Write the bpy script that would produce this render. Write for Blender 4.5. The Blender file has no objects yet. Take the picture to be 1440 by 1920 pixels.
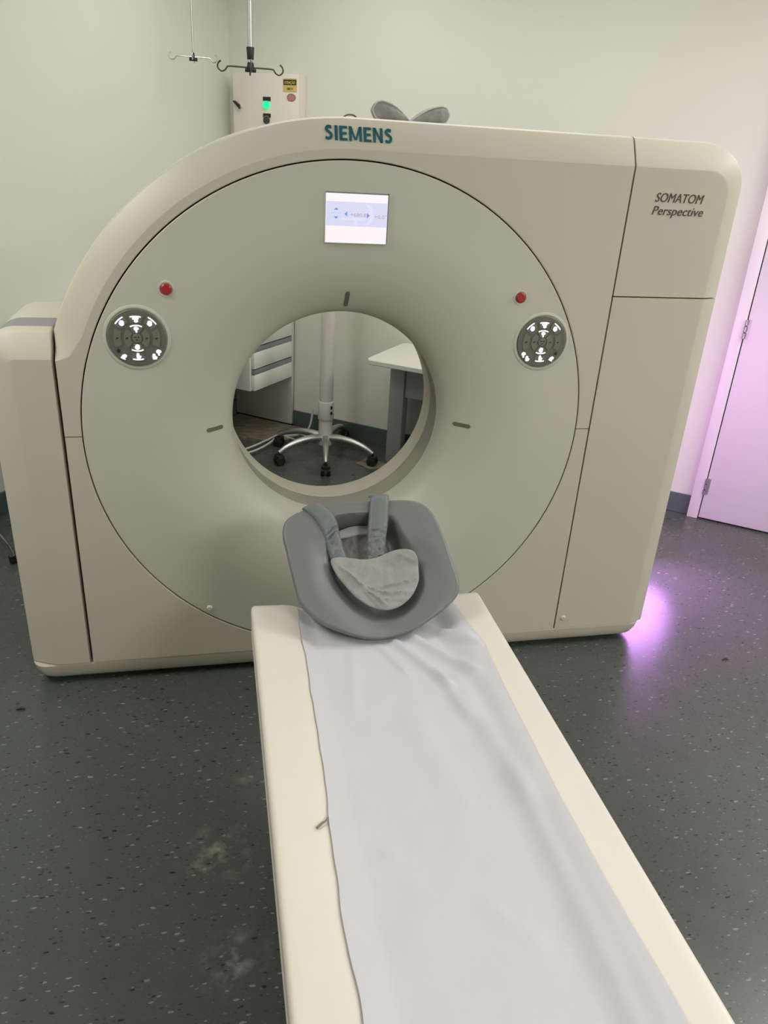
import bpy, bmesh, math, random
from mathutils import Vector, Matrix, noise
random.seed(7)
PI = math.pi
SC = bpy.context.scene
COL = SC.collection

# ------------------------------------------------------------------ camera, world, lights, exposure
cam_d = bpy.data.cameras.new('camera'); cam = bpy.data.objects.new('camera', cam_d); COL.objects.link(cam)
cam_d.sensor_fit = 'HORIZONTAL'; cam_d.sensor_width = 36.0
cam_d.lens = 36.0 * 1444.64 / 1440.0
cam_d.clip_start = 0.02
rx = Vector((0.97757, -0.20311, 0.05568)); ry = Vector((-0.03733, -0.42731, -0.90333)); rz = Vector((0.20727, 0.881, -0.42531))
m3 = Matrix((rx, -ry, -rz)).transposed()
CAM = Vector((-0.39558, -2.28, 1.71))
cam.matrix_world = Matrix.Translation(CAM) @ m3.to_4x4()
SC.camera = cam

world = bpy.data.worlds.new('room_world'); SC.world = world; world.use_nodes = True
bg = world.node_tree.nodes['Background']; bg.inputs[0].default_value = (0.9, 0.95, 0.9, 1); bg.inputs[1].default_value = 0.05
SC.view_settings.view_transform = 'Standard'; SC.view_settings.look = 'None'
SC.view_settings.exposure = 0.0; SC.view_settings.gamma = 1.0; SC.view_settings.use_curve_mapping = False


def area(name, loc, target, sx, sy, power, col):
    l = bpy.data.lights.new(name, 'AREA'); l.shape = 'RECTANGLE'; l.size = sx; l.size_y = sy
    l.energy = power; l.color = col
    o = bpy.data.objects.new(name, l); COL.objects.link(o); o.location = loc
    d = Vector(target) - Vector(loc)
    o.rotation_euler = d.to_track_quat('-Z', 'Y').to_euler()
    return o


WHITE = (1.0, 0.985, 0.95)
area('ceiling_lamp_corner', (-0.078, 1.529, 2.74), (-0.078, 1.529, 0), 1.0, 1.0, 11.0, WHITE)
area('ceiling_lamp_rear', (0.684, 0.554, 2.74), (0.684, 0.554, 0), 1.0, 1.0, 12.7, WHITE)
area('ceiling_lamp_middle', (1.788, -0.306, 2.74), (1.788, -0.306, 0), 1.0, 1.0, 5.2, WHITE)
area('ceiling_lamp_door', (2.823, -0.605, 2.74), (2.823, -0.605, 0), 1.0, 1.0, 49.5, WHITE)
area('ceiling_lamp_left', (-1.956, -0.621, 2.74), (-1.956, -0.621, 0), 1.0, 1.0, 37.0, WHITE)
area('ceiling_lamp_right', (2.803, -2.746, 2.74), (2.803, -2.746, 0), 1.0, 1.0, 6.4, WHITE)
area('ceiling_lamp_front_right', (1.303, -3.858, 2.74), (1.303, -3.858, 0), 1.0, 1.0, 82, WHITE)
area('purple_side_lamp', (1.27, 0.40, 0.62), (2.2, 0.62, 0.6), 0.10, 0.9, 8.0, (0.86, 0.38, 1.0))
pfl = area('purple_floor_lamp', (1.575, 0.57, 0.30), (1.52, -0.4, 0.0), 0.32, 0.32, 5.6, (0.72, 0.31, 1.0)); pfl.data.shape = 'DISK'


# ------------------------------------------------------------------ materials
def lin(c):
    return tuple((x / 255 / 12.92 if x / 255 <= 0.04045 else ((x / 255 + 0.055) / 1.055) ** 2.4) for x in c) + (1.0,)


def mat(name, rgb, rough=0.5, metal=0.0, var=0.0, vscale=6.0, bump=0.0, bscale=60.0, bdist=0.002, spec=0.5, emit=None, estr=0.0):
    m = bpy.data.materials.new(name); m.use_nodes = True
    nt = m.node_tree; b = nt.nodes['Principled BSDF']
    c = tuple(rgb) + (1.0,) if len(rgb) == 3 else rgb
    b.inputs['Base Color'].default_value = c
    b.inputs['Roughness'].default_value = rough; b.inputs['Metallic'].default_value = metal
    b.inputs['Specular IOR Level'].default_value = spec
    tc = nt.nodes.new('ShaderNodeTexCoord')
    if var > 0:
        n = nt.nodes.new('ShaderNodeTexNoise'); n.inputs['Scale'].default_value = vscale; n.inputs['Detail'].default_value = 4
        nt.links.new(tc.outputs['Object'], n.inputs['Vector'])
        mx = nt.nodes.new('ShaderNodeMix'); mx.data_type = 'RGBA'
        mx.inputs['A'].default_value = tuple(x * (1 - var) for x in c[:3]) + (1,)
        mx.inputs['B'].default_value = tuple(min(1, x * (1 + var)) for x in c[:3]) + (1,)
        nt.links.new(n.outputs['Fac'], mx.inputs['Factor']); nt.links.new(mx.outputs['Result'], b.inputs['Base Color'])
    if bump > 0:
        n2 = nt.nodes.new('ShaderNodeTexNoise'); n2.inputs['Scale'].default_value = bscale; n2.inputs['Detail'].default_value = 5
        nt.links.new(tc.outputs['Object'], n2.inputs['Vector'])
        bp = nt.nodes.new('ShaderNodeBump'); bp.inputs['Strength'].default_value = bump; bp.inputs['Distance'].default_value = bdist
        nt.links.new(n2.outputs['Fac'], bp.inputs['Height']); nt.links.new(bp.outputs['Normal'], b.inputs['Normal'])
    if emit:
        b.inputs['Emission Color'].default_value = tuple(emit) + (1,); b.inputs['Emission Strength'].default_value = estr
    return m


M = {}
M['shell'] = mat('cream_plastic', (0.545, 0.512, 0.425), 0.42, var=0.02, vscale=3)
M['shell_disc'] = mat('disc_plastic', (0.54, 0.533, 0.447), 0.45, var=0.02, vscale=3)
M['table'] = mat('table_plastic', (0.725, 0.685, 0.60), 0.38, var=0.02, vscale=4)
M['dark'] = mat('seam_dark', (0.045, 0.038, 0.026), 0.8)
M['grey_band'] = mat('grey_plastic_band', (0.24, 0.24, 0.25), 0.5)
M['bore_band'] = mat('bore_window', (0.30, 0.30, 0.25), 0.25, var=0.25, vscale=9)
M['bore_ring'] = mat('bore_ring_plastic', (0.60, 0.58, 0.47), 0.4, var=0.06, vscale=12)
M['panel'] = mat('olive_grey_panel', (0.135, 0.135, 0.105), 0.5)
M['button'] = mat('olive_grey_button', (0.17, 0.17, 0.135), 0.5)
M['button_mark'] = mat('button_mark', (0.02, 0.02, 0.015), 0.6)
M['icon'] = mat('lit_icon', (0.9, 0.85, 1.0), 0.5, emit=(0.86, 0.78, 1.0), estr=1.15)
M['red'] = mat('red_button', (0.36, 0.012, 0.018), 0.35)
M['screen'] = mat('screen_white', (0.05, 0.05, 0.05), 0.3, emit=(0.97, 0.90, 0.93), estr=0.97)
M['screen_band'] = mat('screen_lilac', (0.05, 0.05, 0.05), 0.3, emit=(0.70, 0.70, 0.93), estr=0.95)
M['screen_pale'] = mat('screen_pale_lilac', (0.05, 0.05, 0.05), 0.3, emit=(0.77, 0.76, 0.95), estr=0.95)
M['screen_blue'] = mat('screen_blue', (0.02, 0.02, 0.05), 0.3, emit=(0.16, 0.30, 0.85), estr=0.9)
M['screen_text'] = mat('screen_text', (0.02, 0.02, 0.02), 0.3, emit=(0.42, 0.40, 0.55), estr=0.9)
M['teal'] = mat('teal_lettering', (0.0, 0.088, 0.115), 0.45)
M['letter_grey'] = mat('grey_lettering', (0.055, 0.05, 0.045), 0.5)
M['screw'] = mat('cream_cap', (0.66, 0.63, 0.45), 0.4)
M['seat'] = mat('grey_foam_skin', (0.165, 0.172, 0.172), 0.42, bump=0.05, bscale=300)
M['strap'] = mat('grey_strap_fabric', (0.15, 0.165, 0.17), 0.45, bump=0.5, bscale=45, bdist=0.006)
M['cloth'] = mat('nonwoven_cloth', (0.29, 0.287, 0.272), 0.75, var=0.22, vscale=40, bump=0.6, bscale=60, bdist=0.004)
M['cloth_dim'] = mat('nonwoven_cloth_grey', (0.27, 0.265, 0.25), 0.75, var=0.3, vscale=40, bump=0.9, bscale=50, bdist=0.006)
M['cloth_pale'] = mat('pale_nonwoven_cloth', (0.52, 0.51, 0.49), 0.8, var=0.12, vscale=30, bump=0.5, bscale=60, bdist=0.004)
M['chrome'] = mat('chrome', (0.62, 0.62, 0.62), 0.22, metal=1.0)
M['alu'] = mat('satin_aluminium', (0.55, 0.55, 0.53), 0.35, metal=1.0)
M['dark_metal'] = mat('dark_steel', (0.10, 0.095, 0.08), 0.35, metal=0.8)
M['black'] = mat('black_plastic', (0.012, 0.012, 0.012), 0.4)
M['box_paint'] = mat('box_enamel', (0.78, 0.715, 0.64), 0.45, var=0.03)
M['green_lamp'] = mat('green_lamp', (0.0, 0.5, 0.2), 0.3, emit=(0.0, 0.95, 0.32), estr=1.0)
M['green_glass'] = mat('dark_green_glass', (0.03, 0.05, 0.04), 0.15)
M['yellow'] = mat('yellow_sticker', (0.62, 0.50, 0.13), 0.5)
M['black_ink'] = mat('black_ink', (0.02, 0.015, 0.01), 0.5)
M['red_sticker'] = mat('red_sticker', (0.42, 0.16, 0.15), 0.5)
M['pale_ink'] = mat('pale_ink', (0.6, 0.42, 0.36), 0.5)
M['furn_white'] = mat('white_laminate', (0.84, 0.82, 0.765), 0.4)
M['desk_white'] = mat('white_desk_laminate', (0.70, 0.69, 0.64), 0.4)
M['furn_olive'] = mat('panel_laminate', (0.60, 0.59, 0.52), 0.5)
M['furn_grey'] = mat('grey_laminate', (0.36, 0.36, 0.38), 0.5)
M['strip_grey'] = mat('grey_pull_strip', (0.30, 0.31, 0.32), 0.3, metal=0.3)
M['stand'] = mat('stand_enamel', (0.62, 0.60, 0.55), 0.35)
M['cable'] = mat('grey_white_cable', (0.50, 0.50, 0.47), 0.5)
M['seat_vinyl'] = mat('stool_vinyl', (0.05, 0.06, 0.06), 0.5)
M['debris'] = mat('brown_scrap', (0.05, 0.03, 0.02), 0.6, var=0.4, vscale=200)
M['elastic'] = mat('grey_elastic', (0.20, 0.19, 0.16), 0.7)
M['baseboard'] = mat('teal_grey_vinyl', (0.085, 0.115, 0.11), 0.4)
M['door'] = mat('white_door_paint', (0.70, 0.66, 0.68), 0.4)
M['jamb'] = mat('white_trim_paint', (0.78, 0.73, 0.75), 0.4)
M['wall'] = mat('mint_wall_paint', (0.72, 0.732, 0.645), 0.6, var=0.015, vscale=1.5, bump=0.04, bscale=180)
M['wall_rear'] = M['wall']
M['ceiling'] = mat('white_ceiling', (0.75, 0.75, 0.72), 0.8)


def sheet_material():
    m = mat('lilac_white_sheet', (0.57, 0.568, 0.60), 0.85, var=0.03, vscale=8)
    nt = m.node_tree; b = nt.nodes['Principled BSDF']
    tc = nt.nodes.new('ShaderNodeTexCoord')
    w1 = nt.nodes.new('ShaderNodeTexNoise'); w1.inputs['Scale'].default_value = 900
    w2 = nt.nodes.new('ShaderNodeTexNoise'); w2.inputs['Scale'].default_value = 14; w2.inputs['Detail'].default_value = 5
    ad = nt.nodes.new('ShaderNodeMath'); ad.operation = 'MULTIPLY_ADD'; ad.inputs[1].default_value = 0.06
    bp = nt.nodes.new('ShaderNodeBump'); bp.inputs['Strength'].default_value = 0.35; bp.inputs['Distance'].default_value = 0.006
    nt.links.new(tc.outputs['Object'], w1.inputs['Vector']); nt.links.new(tc.outputs['Object'], w2.inputs['Vector'])
    nt.links.new(w1.outputs['Fac'], ad.inputs[0]); nt.links.new(w2.outputs['Fac'], ad.inputs[2])
    nt.links.new(ad.outputs[0], bp.inputs['Height']); nt.links.new(bp.outputs['Normal'], b.inputs['Normal'])
    return m


M['sheet'] = sheet_material()


def floor_material():
    m = bpy.data.materials.new('green_grey_vinyl_floor'); m.use_nodes = True
    nt = m.node_tree; N = nt.nodes; L = nt.links; b = N['Principled BSDF']
    tc = N.new('ShaderNodeTexCoord')
    base = N.new('ShaderNodeTexNoise'); base.inputs['Scale'].default_value = 2.2; base.inputs['Detail'].default_value = 6
    L.new(tc.outputs['Object'], base.inputs['Vector'])
    mx = N.new('ShaderNodeMix'); mx.data_type = 'RGBA'
    mx.inputs['A'].default_value = (0.057, 0.064, 0.055, 1); mx.inputs['B'].default_value = (0.076, 0.086, 0.076, 1)
    L.new(base.outputs['Fac'], mx.inputs['Factor'])
    prev = mx.outputs['Result']

    def flecks(prev, scale, seed, thr, col, stretch, amount, turn):
        mp = N.new('ShaderNodeMapping'); mp.inputs['Scale'].default_value = stretch
        mp.inputs['Location'].default_value = (seed, seed * 0.7, 0); mp.inputs['Rotation'].default_value = (0, 0, turn)
        L.new(tc.outputs['Object'], mp.inputs['Vector'])
        wn = N.new('ShaderNodeTexNoise'); wn.inputs['Scale'].default_value = 30; wn.inputs['Detail'].default_value = 2
        L.new(mp.outputs['Vector'], wn.inputs['Vector'])
        va = N.new('ShaderNodeVectorMath'); va.operation = 'MULTIPLY_ADD'
        va.inputs[1].default_value = (0.02, 0.02, 0.0)
        L.new(wn.outputs['Color'], va.inputs[0]); L.new(mp.outputs['Vector'], va.inputs[2])
        v = N.new('ShaderNodeTexVoronoi'); v.voronoi_dimensions = '2D'; v.inputs['Scale'].default_value = scale
        L.new(va.outputs[0], v.inputs['Vector'])
        sep = N.new('ShaderNodeSeparateColor'); L.new(v.outputs['Color'], sep.inputs[0])
        # size per cell
        sz = N.new('ShaderNodeMath'); sz.operation = 'MULTIPLY'; sz.inputs[1].default_value = thr
        L.new(sep.outputs[0], sz.inputs[0])
        lt = N.new('ShaderNodeMath'); lt.operation = 'LESS_THAN'; L.new(v.outputs['Distance'], lt.inputs[0]); L.new(sz.outputs[0], lt.inputs[1])
        g = N.new('ShaderNodeMath'); g.operation = 'GREATER_THAN'; g.inputs[1].default_value = amount; L.new(sep.outputs[1], g.inputs[0])
        mu = N.new('ShaderNodeMath'); mu.operation = 'MULTIPLY'; L.new(lt.outputs[0], mu.inputs[0]); L.new(g.outputs[0], mu.inputs[1])
        m2 = N.new('ShaderNodeMix'); m2.data_type = 'RGBA'; L.new(mu.outputs[0], m2.inputs['Factor'])
        L.new(prev, m2.inputs['A']); m2.inputs['B'].default_value = col
        return m2.outputs['Result']

    prev = flecks(prev, 27, 1.3, 0.20, (0.21, 0.22, 0.20, 1), (1.0, 2.5, 1), 0.76, 0.5)
    prev = flecks(prev, 29, 5.1, 0.20, (0.012, 0.014, 0.012, 1), (1.0, 2.4, 1), 0.70, -0.3)
    prev = flecks(prev, 48, 9.7, 0.18, (0.14, 0.15, 0.13, 1), (1.0, 2.0, 1), 0.74, 1.1)
    prev = flecks(prev, 50, 3.9, 0.18, (0.026, 0.029, 0.026, 1), (1.0, 2.0, 1), 0.66, 0.2)
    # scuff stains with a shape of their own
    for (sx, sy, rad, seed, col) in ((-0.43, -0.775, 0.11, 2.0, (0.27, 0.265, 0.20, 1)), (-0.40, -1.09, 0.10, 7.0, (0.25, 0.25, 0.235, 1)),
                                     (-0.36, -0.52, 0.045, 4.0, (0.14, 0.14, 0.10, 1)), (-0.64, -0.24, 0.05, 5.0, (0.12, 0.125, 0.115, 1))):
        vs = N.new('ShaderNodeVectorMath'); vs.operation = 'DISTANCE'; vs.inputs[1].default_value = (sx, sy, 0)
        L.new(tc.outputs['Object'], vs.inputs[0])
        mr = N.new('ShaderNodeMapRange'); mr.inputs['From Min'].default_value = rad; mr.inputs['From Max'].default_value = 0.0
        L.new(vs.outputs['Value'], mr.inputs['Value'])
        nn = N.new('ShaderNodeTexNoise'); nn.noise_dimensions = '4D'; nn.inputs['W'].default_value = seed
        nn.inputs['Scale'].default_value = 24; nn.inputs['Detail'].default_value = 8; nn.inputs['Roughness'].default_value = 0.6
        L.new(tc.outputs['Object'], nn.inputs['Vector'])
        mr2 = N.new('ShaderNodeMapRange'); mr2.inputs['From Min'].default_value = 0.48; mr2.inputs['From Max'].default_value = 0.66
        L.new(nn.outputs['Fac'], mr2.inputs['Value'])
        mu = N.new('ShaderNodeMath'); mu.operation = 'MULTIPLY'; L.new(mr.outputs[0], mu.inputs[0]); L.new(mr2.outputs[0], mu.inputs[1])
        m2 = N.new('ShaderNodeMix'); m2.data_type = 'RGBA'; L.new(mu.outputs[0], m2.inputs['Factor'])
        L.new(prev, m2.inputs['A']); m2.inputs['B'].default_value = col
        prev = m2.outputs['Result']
    L.new(prev, b.inputs['Base Color'])
    rn = N.new('ShaderNodeTexNoise'); rn.inputs['Scale'].default_value = 9; rn.inputs['Detail'].default_value = 6
    L.new(tc.outputs['Object'], rn.inputs['Vector'])
    rr = N.new('ShaderNodeMapRange'); rr.inputs['To Min'].default_value = 0.20; rr.inputs['To Max'].default_value = 0.36
    L.new(rn.outputs['Fac'], rr.inputs['Value']); L.new(rr.outputs[0], b.inputs['Roughness'])
    bn = N.new('ShaderNodeTexNoise'); bn.inputs['Scale'].default_value = 60; bn.inputs['Detail'].default_value = 3
    L.new(tc.outputs['Object'], bn.inputs['Vector'])
    bp = N.new('ShaderNodeBump'); bp.inputs['Strength'].default_value = 0.06; bp.inputs['Distance'].default_value = 0.002
    L.new(bn.outputs['Fac'], bp.inputs['Height']); L.new(bp.outputs['Normal'], b.inputs['Normal'])
    return m


def wood_mat_material():
    m = mat('printed_wood_grain', (0.16, 0.13, 0.09), 0.6)
    nt = m.node_tree; N = nt.nodes; L = nt.links; b = N['Principled BSDF']
    tc = N.new('ShaderNodeTexCoord'); mp = N.new('ShaderNodeMapping'); mp.inputs['Scale'].default_value = (6, 45, 1); mp.inputs['Rotation'].default_value = (0, 0, 0.66)
    n = N.new('ShaderNodeTexNoise'); n.inputs['Scale'].default_value = 1.5; n.inputs['Detail'].default_value = 8; n.inputs['Roughness'].default_value = 0.7
    L.new(tc.outputs['Object'], mp.inputs['Vector']); L.new(mp.outputs['Vector'], n.inputs['Vector'])
    cr = N.new('ShaderNodeValToRGB'); cr.color_ramp.elements[0].color = (0.06, 0.05, 0.035, 1); cr.color_ramp.elements[0].position = 0.35
    cr.color_ramp.elements[1].color = (0.34, 0.29, 0.20, 1); cr.color_ramp.elements[1].position = 0.68
    L.new(n.outputs['Fac'], cr.inputs[0]); L.new(cr.outputs[0], b.inputs['Base Color'])
    return m


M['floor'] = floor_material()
M['woodprint'] = wood_mat_material()

# ------------------------------------------------------------------ object helpers
WM = {}


def thing(name, label, cat, loc=(0, 0, 0), rz=0.0, group=None):
    o = bpy.data.objects.new(name, None); COL.objects.link(o)
    o.empty_display_size = 0.05
    o.location = loc; o.rotation_euler = (0, 0, rz)
    WM[o] = Matrix.Translation(loc) @ Matrix.Rotation(rz, 4, 'Z')
    o['label'] = label; o['category'] = cat
    if group: o['group'] = group
    return o


def link(name, bm, material, parent=None, smooth=True, angle=35, mats=None, recalc=True):
    """bm is in world space; children are moved into the space of their thing."""
    if recalc:
        bmesh.ops.recalc_face_normals(bm, faces=bm.faces)
    if parent is not None:
        bm.transform(WM[parent].inverted())
    me = bpy.data.meshes.new(name); bm.to_mesh(me); bm.free()
    for mm in (mats or [material]): me.materials.append(mm)
    if smooth:
        me.shade_smooth(); me.set_sharp_from_angle(angle=math.radians(angle))
    o = bpy.data.objects.new(name, me); COL.objects.link(o)
    if parent is not None:
        o.parent = parent; WM[o] = WM[parent]
    return o


def single(name, bm, material, label, cat, origin, group=None, **kw):
    """a thing that is one mesh, with its origin at its base"""
    bm.transform(Matrix.Translation(-Vector(origin)))
    o = link(name, bm, material, None, **kw); o.location = origin
    o['label'] = label; o['category'] = cat
    if group: o['group'] = group
    return o


def struct(o):
    o['kind'] = 'structure'
    return o


def box(bm, c, s, rot=None, bevel=0.0, seg=2, mi=0):
    r = bmesh.ops.create_cube(bm, size=1.0)
    vs = r['verts']
    for v in vs: v.co = Vector((v.co.x * s[0], v.co.y * s[1], v.co.z * s[2]))
    if bevel > 0:
        es = list({e for v in vs for e in v.link_edges})
        rb = bmesh.ops.bevel(bm, geom=es, offset=bevel, segments=seg, affect='EDGES', profile=0.5)
        vs = list({v for f in rb['faces'] for v in f.verts} | {v for v in vs if v.is_valid})
        vs = [v for v in vs if v.is_valid]
    mt = Matrix.Translation(c) @ (rot.to_4x4() if rot else Matrix.Identity(4))
    seen = set()
    stack = list(vs)
    while stack:
        v = stack.pop()
        if v in seen: continue
        seen.add(v)
        for e in v.link_edges: stack.append(e.other_vert(v))
    for v in seen: v.co = mt @ v.co
    for f in {f for v in seen for f in v.link_faces}: f.material_index = mi
    return seen


def ring_faces(bm, a, b, mi=0):
    n = len(a)
    for i in range(n):
        j = (i + 1) % n
        try:
            f = bm.faces.new((a[i], a[j], b[j], b[i])); f.material_index = mi
        except ValueError:
            pass


def loft(bm, rings, cap0=False, cap1=False, mi=0):
    vr = [[bm.verts.new(p) for p in r] for r in rings]
    for a, b in zip(vr, vr[1:]): ring_faces(bm, a, b, mi)
    if cap0: bm.faces.new(vr[0]).material_index = mi
    if cap1: bm.faces.new(list(reversed(vr[-1]))).material_index = mi
    return vr


def cyl(bm, p0, p1, r0, r1=None, n=24, mi=0, cap=True, bev=0.0):
    p0, p1 = Vector(p0), Vector(p1); r1 = r0 if r1 is None else r1
    d = (p1 - p0).normalized(); a = d.orthogonal().normalized(); b = d.cross(a)
    prof = [(0, r0), ((p1 - p0).length, r1)]
    if bev > 0:
        Lh = (p1 - p0).length
        prof = [(0, r0 - bev), (bev * 0.3, r0 - bev * 0.3), (bev, r0), (Lh - bev, r1), (Lh - bev * 0.3, r1 - bev * 0.3), (Lh, r1 - bev)]
    rings = [[p0 + d * h + (a * math.cos(2 * PI * i / n) + b * math.sin(2 * PI * i / n)) * r for i in range(n)] for h, r in prof]
    return loft(bm, rings, cap, cap, mi)


def catmull(pts, sub=8, closed=False):
    P = [Vector(p) for p in pts]; out = []; n = len(P)
    rng = n if closed else n - 1
    for i in range(rng):
        if closed: p0, p1, p2, p3 = P[(i - 1) % n], P[i], P[(i + 1) % n], P[(i + 2) % n]
        else: p0, p1, p2, p3 = P[max(0, i - 1)], P[i], P[i + 1], P[min(n - 1, i + 2)]
        for k in range(sub):
            t = k / sub
            out.append(0.5 * ((2 * p1) + (p2 - p0) * t + (2 * p0 - 5 * p1 + 4 * p2 - p3) * t * t + (3 * p1 - p0 - 3 * p2 + p3) * t ** 3))
    if not closed: out.append(P[-1])
    return out


def tube(bm, path, r, n=10, mi=0):
    P = [Vector(p) for p in path]
    rr = r if isinstance(r, (list, tuple)) else [r] * len(P)
    t0 = (P[1] - P[0]).normalized(); a = t0.orthogonal().normalized()
    rings = []
    for i, p in enumerate(P):
        t = (P[min(i + 1, len(P) - 1)] - P[max(i - 1, 0)]).normalized()
        a = (a - t * a.dot(t)).normalized(); b = t.cross(a)
        rings.append([p + (a * math.cos(2 * PI * k / n) + b * math.sin(2 * PI * k / n)) * rr[i] for k in range(n)])
    return loft(bm, rings, True, True, mi)


def disc_plate(bm, c, r, y0, y1, n=48, bev=0.0, mi=0):
    """round plate facing -Y between depth y1 (back) and y0 (front)"""
    rings = []
    prof = [(r, y1), (r, y0 + bev), (r - bev, y0)] if bev else [(r, y1), (r, y0)]
    for rad, y in prof:
        rings.append([(c[0] + rad * math.cos(2 * PI * i / n), y, c[1] + rad * math.sin(2 * PI * i / n)) for i in range(n)])
    return loft(bm, rings, True, True, mi)


def text_bm(body, shear=0.0, bold=0.0, extrude=0.01, spacing=1.0):
    cu = bpy.data.curves.new('txt', 'FONT'); cu.body = body; cu.size = 1.0; cu.shear = shear
    cu.offset = bold; cu.extrude = extrude; cu.space_character = spacing; cu.resolution_u = 4
    o = bpy.data.objects.new('txt', cu); COL.objects.link(o)
    bpy.context.view_layer.update()
    dg = bpy.context.evaluated_depsgraph_get()
    me = bpy.data.meshes.new_from_object(o.evaluated_get(dg))
    bm = bmesh.new(); bm.from_mesh(me)
    bpy.data.objects.remove(o); bpy.data.curves.remove(cu); bpy.data.meshes.remove(me)
    bmesh.ops.remove_doubles(bm, verts=bm.verts, dist=1e-5)
    return bm


def fit_text(bm, x0, x1, z0, height, fn):
    """scale the lettering so its width is x0..x1 and its height is `height`; fn maps (x, z, e) to world"""
    xs = [v.co.x for v in bm.verts]; ys = [v.co.y for v in bm.verts]
    sx = (x1 - x0) / (max(xs) - min(xs)); sy = height / (max(ys) - min(ys)); mx, my = min(xs), min(ys)
    for v in bm.verts: v.co = Vector(fn(x0 + (v.co.x - mx) * sx, z0 + (v.co.y - my) * sy, v.co.z))
    return bm


def smooth01(t):
    t = max(0.0, min(1.0, t)); return t * t * (3 - 2 * t)


# ------------------------------------------------------------------ the room
WD = Vector((math.cos(math.radians(-37.93)), math.sin(math.radians(-37.93)), 0))     # along the rear wall, to the right
WN = Vector((-WD.y, WD.x, 0))                                                          # away from the viewer
CORNER = Vector((-0.252, 2.932, 0))
WROT = Matrix.Rotation(math.radians(-37.93), 3, 'Z')
ROOM_W, ROOM_L, ROOM_H = 6.2, 7.6, 2.8


def rp(s, q, z=0.0):
    """room coordinates: s along the rear wall from the left corner, q out of it into the room"""
    return CORNER + WD * s - WN * q + Vector((0, 0, z))


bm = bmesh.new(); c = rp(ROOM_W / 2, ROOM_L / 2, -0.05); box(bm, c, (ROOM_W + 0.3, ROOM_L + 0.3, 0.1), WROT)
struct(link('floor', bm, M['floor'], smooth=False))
bm = bmesh.new(); c = rp(ROOM_W / 2, ROOM_L / 2, ROOM_H + 0.05); box(bm, c, (ROOM_W + 0.3, ROOM_L + 0.3, 0.1), WROT)
struct(link('ceiling', bm, M['ceiling'], smooth=False))
for nm, s, q, sx, sy in (('wall_back', ROOM_W / 2, -0.05, ROOM_W, 0.1), ('wall_left', -0.05, ROOM_L / 2, 0.1, ROOM_L + 0.2),
                         ('wall_right', ROOM_W + 0.05, ROOM_L / 2, 0.1, ROOM_L + 0.2), ('wall_front', ROOM_W / 2, ROOM_L + 0.05, ROOM_W, 0.1)):
    bm = bmesh.new(); box(bm, rp(s, q, ROOM_H / 2), (sx, sy, ROOM_H), WROT)
    struct(link(nm, bm, M['wall'], smooth=False))
DOOR_S0 = (Vector((2.145, 1.064, 0)) - CORNER).dot(WD)
JW = 0.055
bm = bmesh.new(); Lb = DOOR_S0 - JW; box(bm, rp(Lb / 2, 0.006, 0.055), (Lb, 0.012, 0.11), WROT, 0.002)
struct(link('baseboard_back', bm, M['baseboard'], smooth=False))
bm = bmesh.new(); box(bm, rp(0.006, ROOM_L / 2 + 0.006, 0.055), (0.012, ROOM_L - 0.012, 0.11), WROT, 0.002)
struct(link('baseboard_left', bm, M['baseboard'], smooth=False))
# door: jamb (trim) and leaf with hinges
bm = bmesh.new()
box(bm, rp(DOOR_S0 - JW / 2, 0.02, 1.06), (JW, 0.04, 2.12), WROT, 0.004)
box(bm, rp(DOOR_S0 + 0.92 + JW / 2, 0.02, 1.06), (JW, 0.04, 2.12), WROT, 0.004)
box(bm, rp(DOOR_S0 + 0.46, 0.02, 2.15), (0.92 + 2 * JW, 0.04, 0.06), WROT, 0.004)
struct(link('trim_1', bm, M['jamb']))
bm = bmesh.new(); box(bm, rp(DOOR_S0 + 0.46, 0.018, 1.063), (0.910, 0.034, 2.108), WROT, 0.003)
door = struct(link('door_1', bm, M['door'])); WM[door] = Matrix.Identity(4)
for z in (1.02, 0.19):
    bm = bmesh.new()
    for k in range(3):
        zz = z - 0.045 + k * 0.032
        cyl(bm, rp(DOOR_S0 + 0.003, 0.043, zz), rp(DOOR_S0 + 0.003, 0.043, zz + 0.026), 0.008, n=12)
    box(bm, rp(DOOR_S0 + 0.014, 0.036, z), (0.016, 0.003, 0.09), WROT)
    link('hinge', bm, M['alu'], door)

# ------------------------------------------------------------------ CT gantry
ZC = 0.893
RR = 0.788            # seam circle
XL, XR, XD, ZT = -0.838, 1.215, 0.836, 1.785
ZB = 0.088
G = thing('ct_gantry', 'large cream ring shaped CT scanner gantry with round bore and lit control dials', 'scanner', (0.09, 0.33, 0))

# outline points P and chamfer points Q, counterclockwise seen from the front starting bottom left
outer, inner = [], []


def addp(p, q): outer.append(p); inner.append(q)


n = 60
for i in range(n): # bottom, left to right
    x = XL + (XR - XL) * i / n
    q = min(max(x, XL + 0.003), XR - 0.057)
    addp((x, ZB), (q, ZB))
zc_corner = ZT - 0.135
for i in range(40):
    z = ZB + (zc_corner - ZB) * i / 40
    addp((XR, z), (XR - 0.057, min(z, 1.64)))
for i in range(14):
    a = PI / 2 * i / 14
    addp((XR - 0.135 + 0.135 * math.cos(a), zc_corner + 0.135 * math.sin(a)), (XR - 0.135 + 0.078 * math.cos(a), 1.64 + 0.065 * math.sin(a)))
for i in range(40):
    x = XR - 0.135 - (XR - 0.135) * i / 40
    addp((x, ZT), (x, 1.705))
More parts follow.
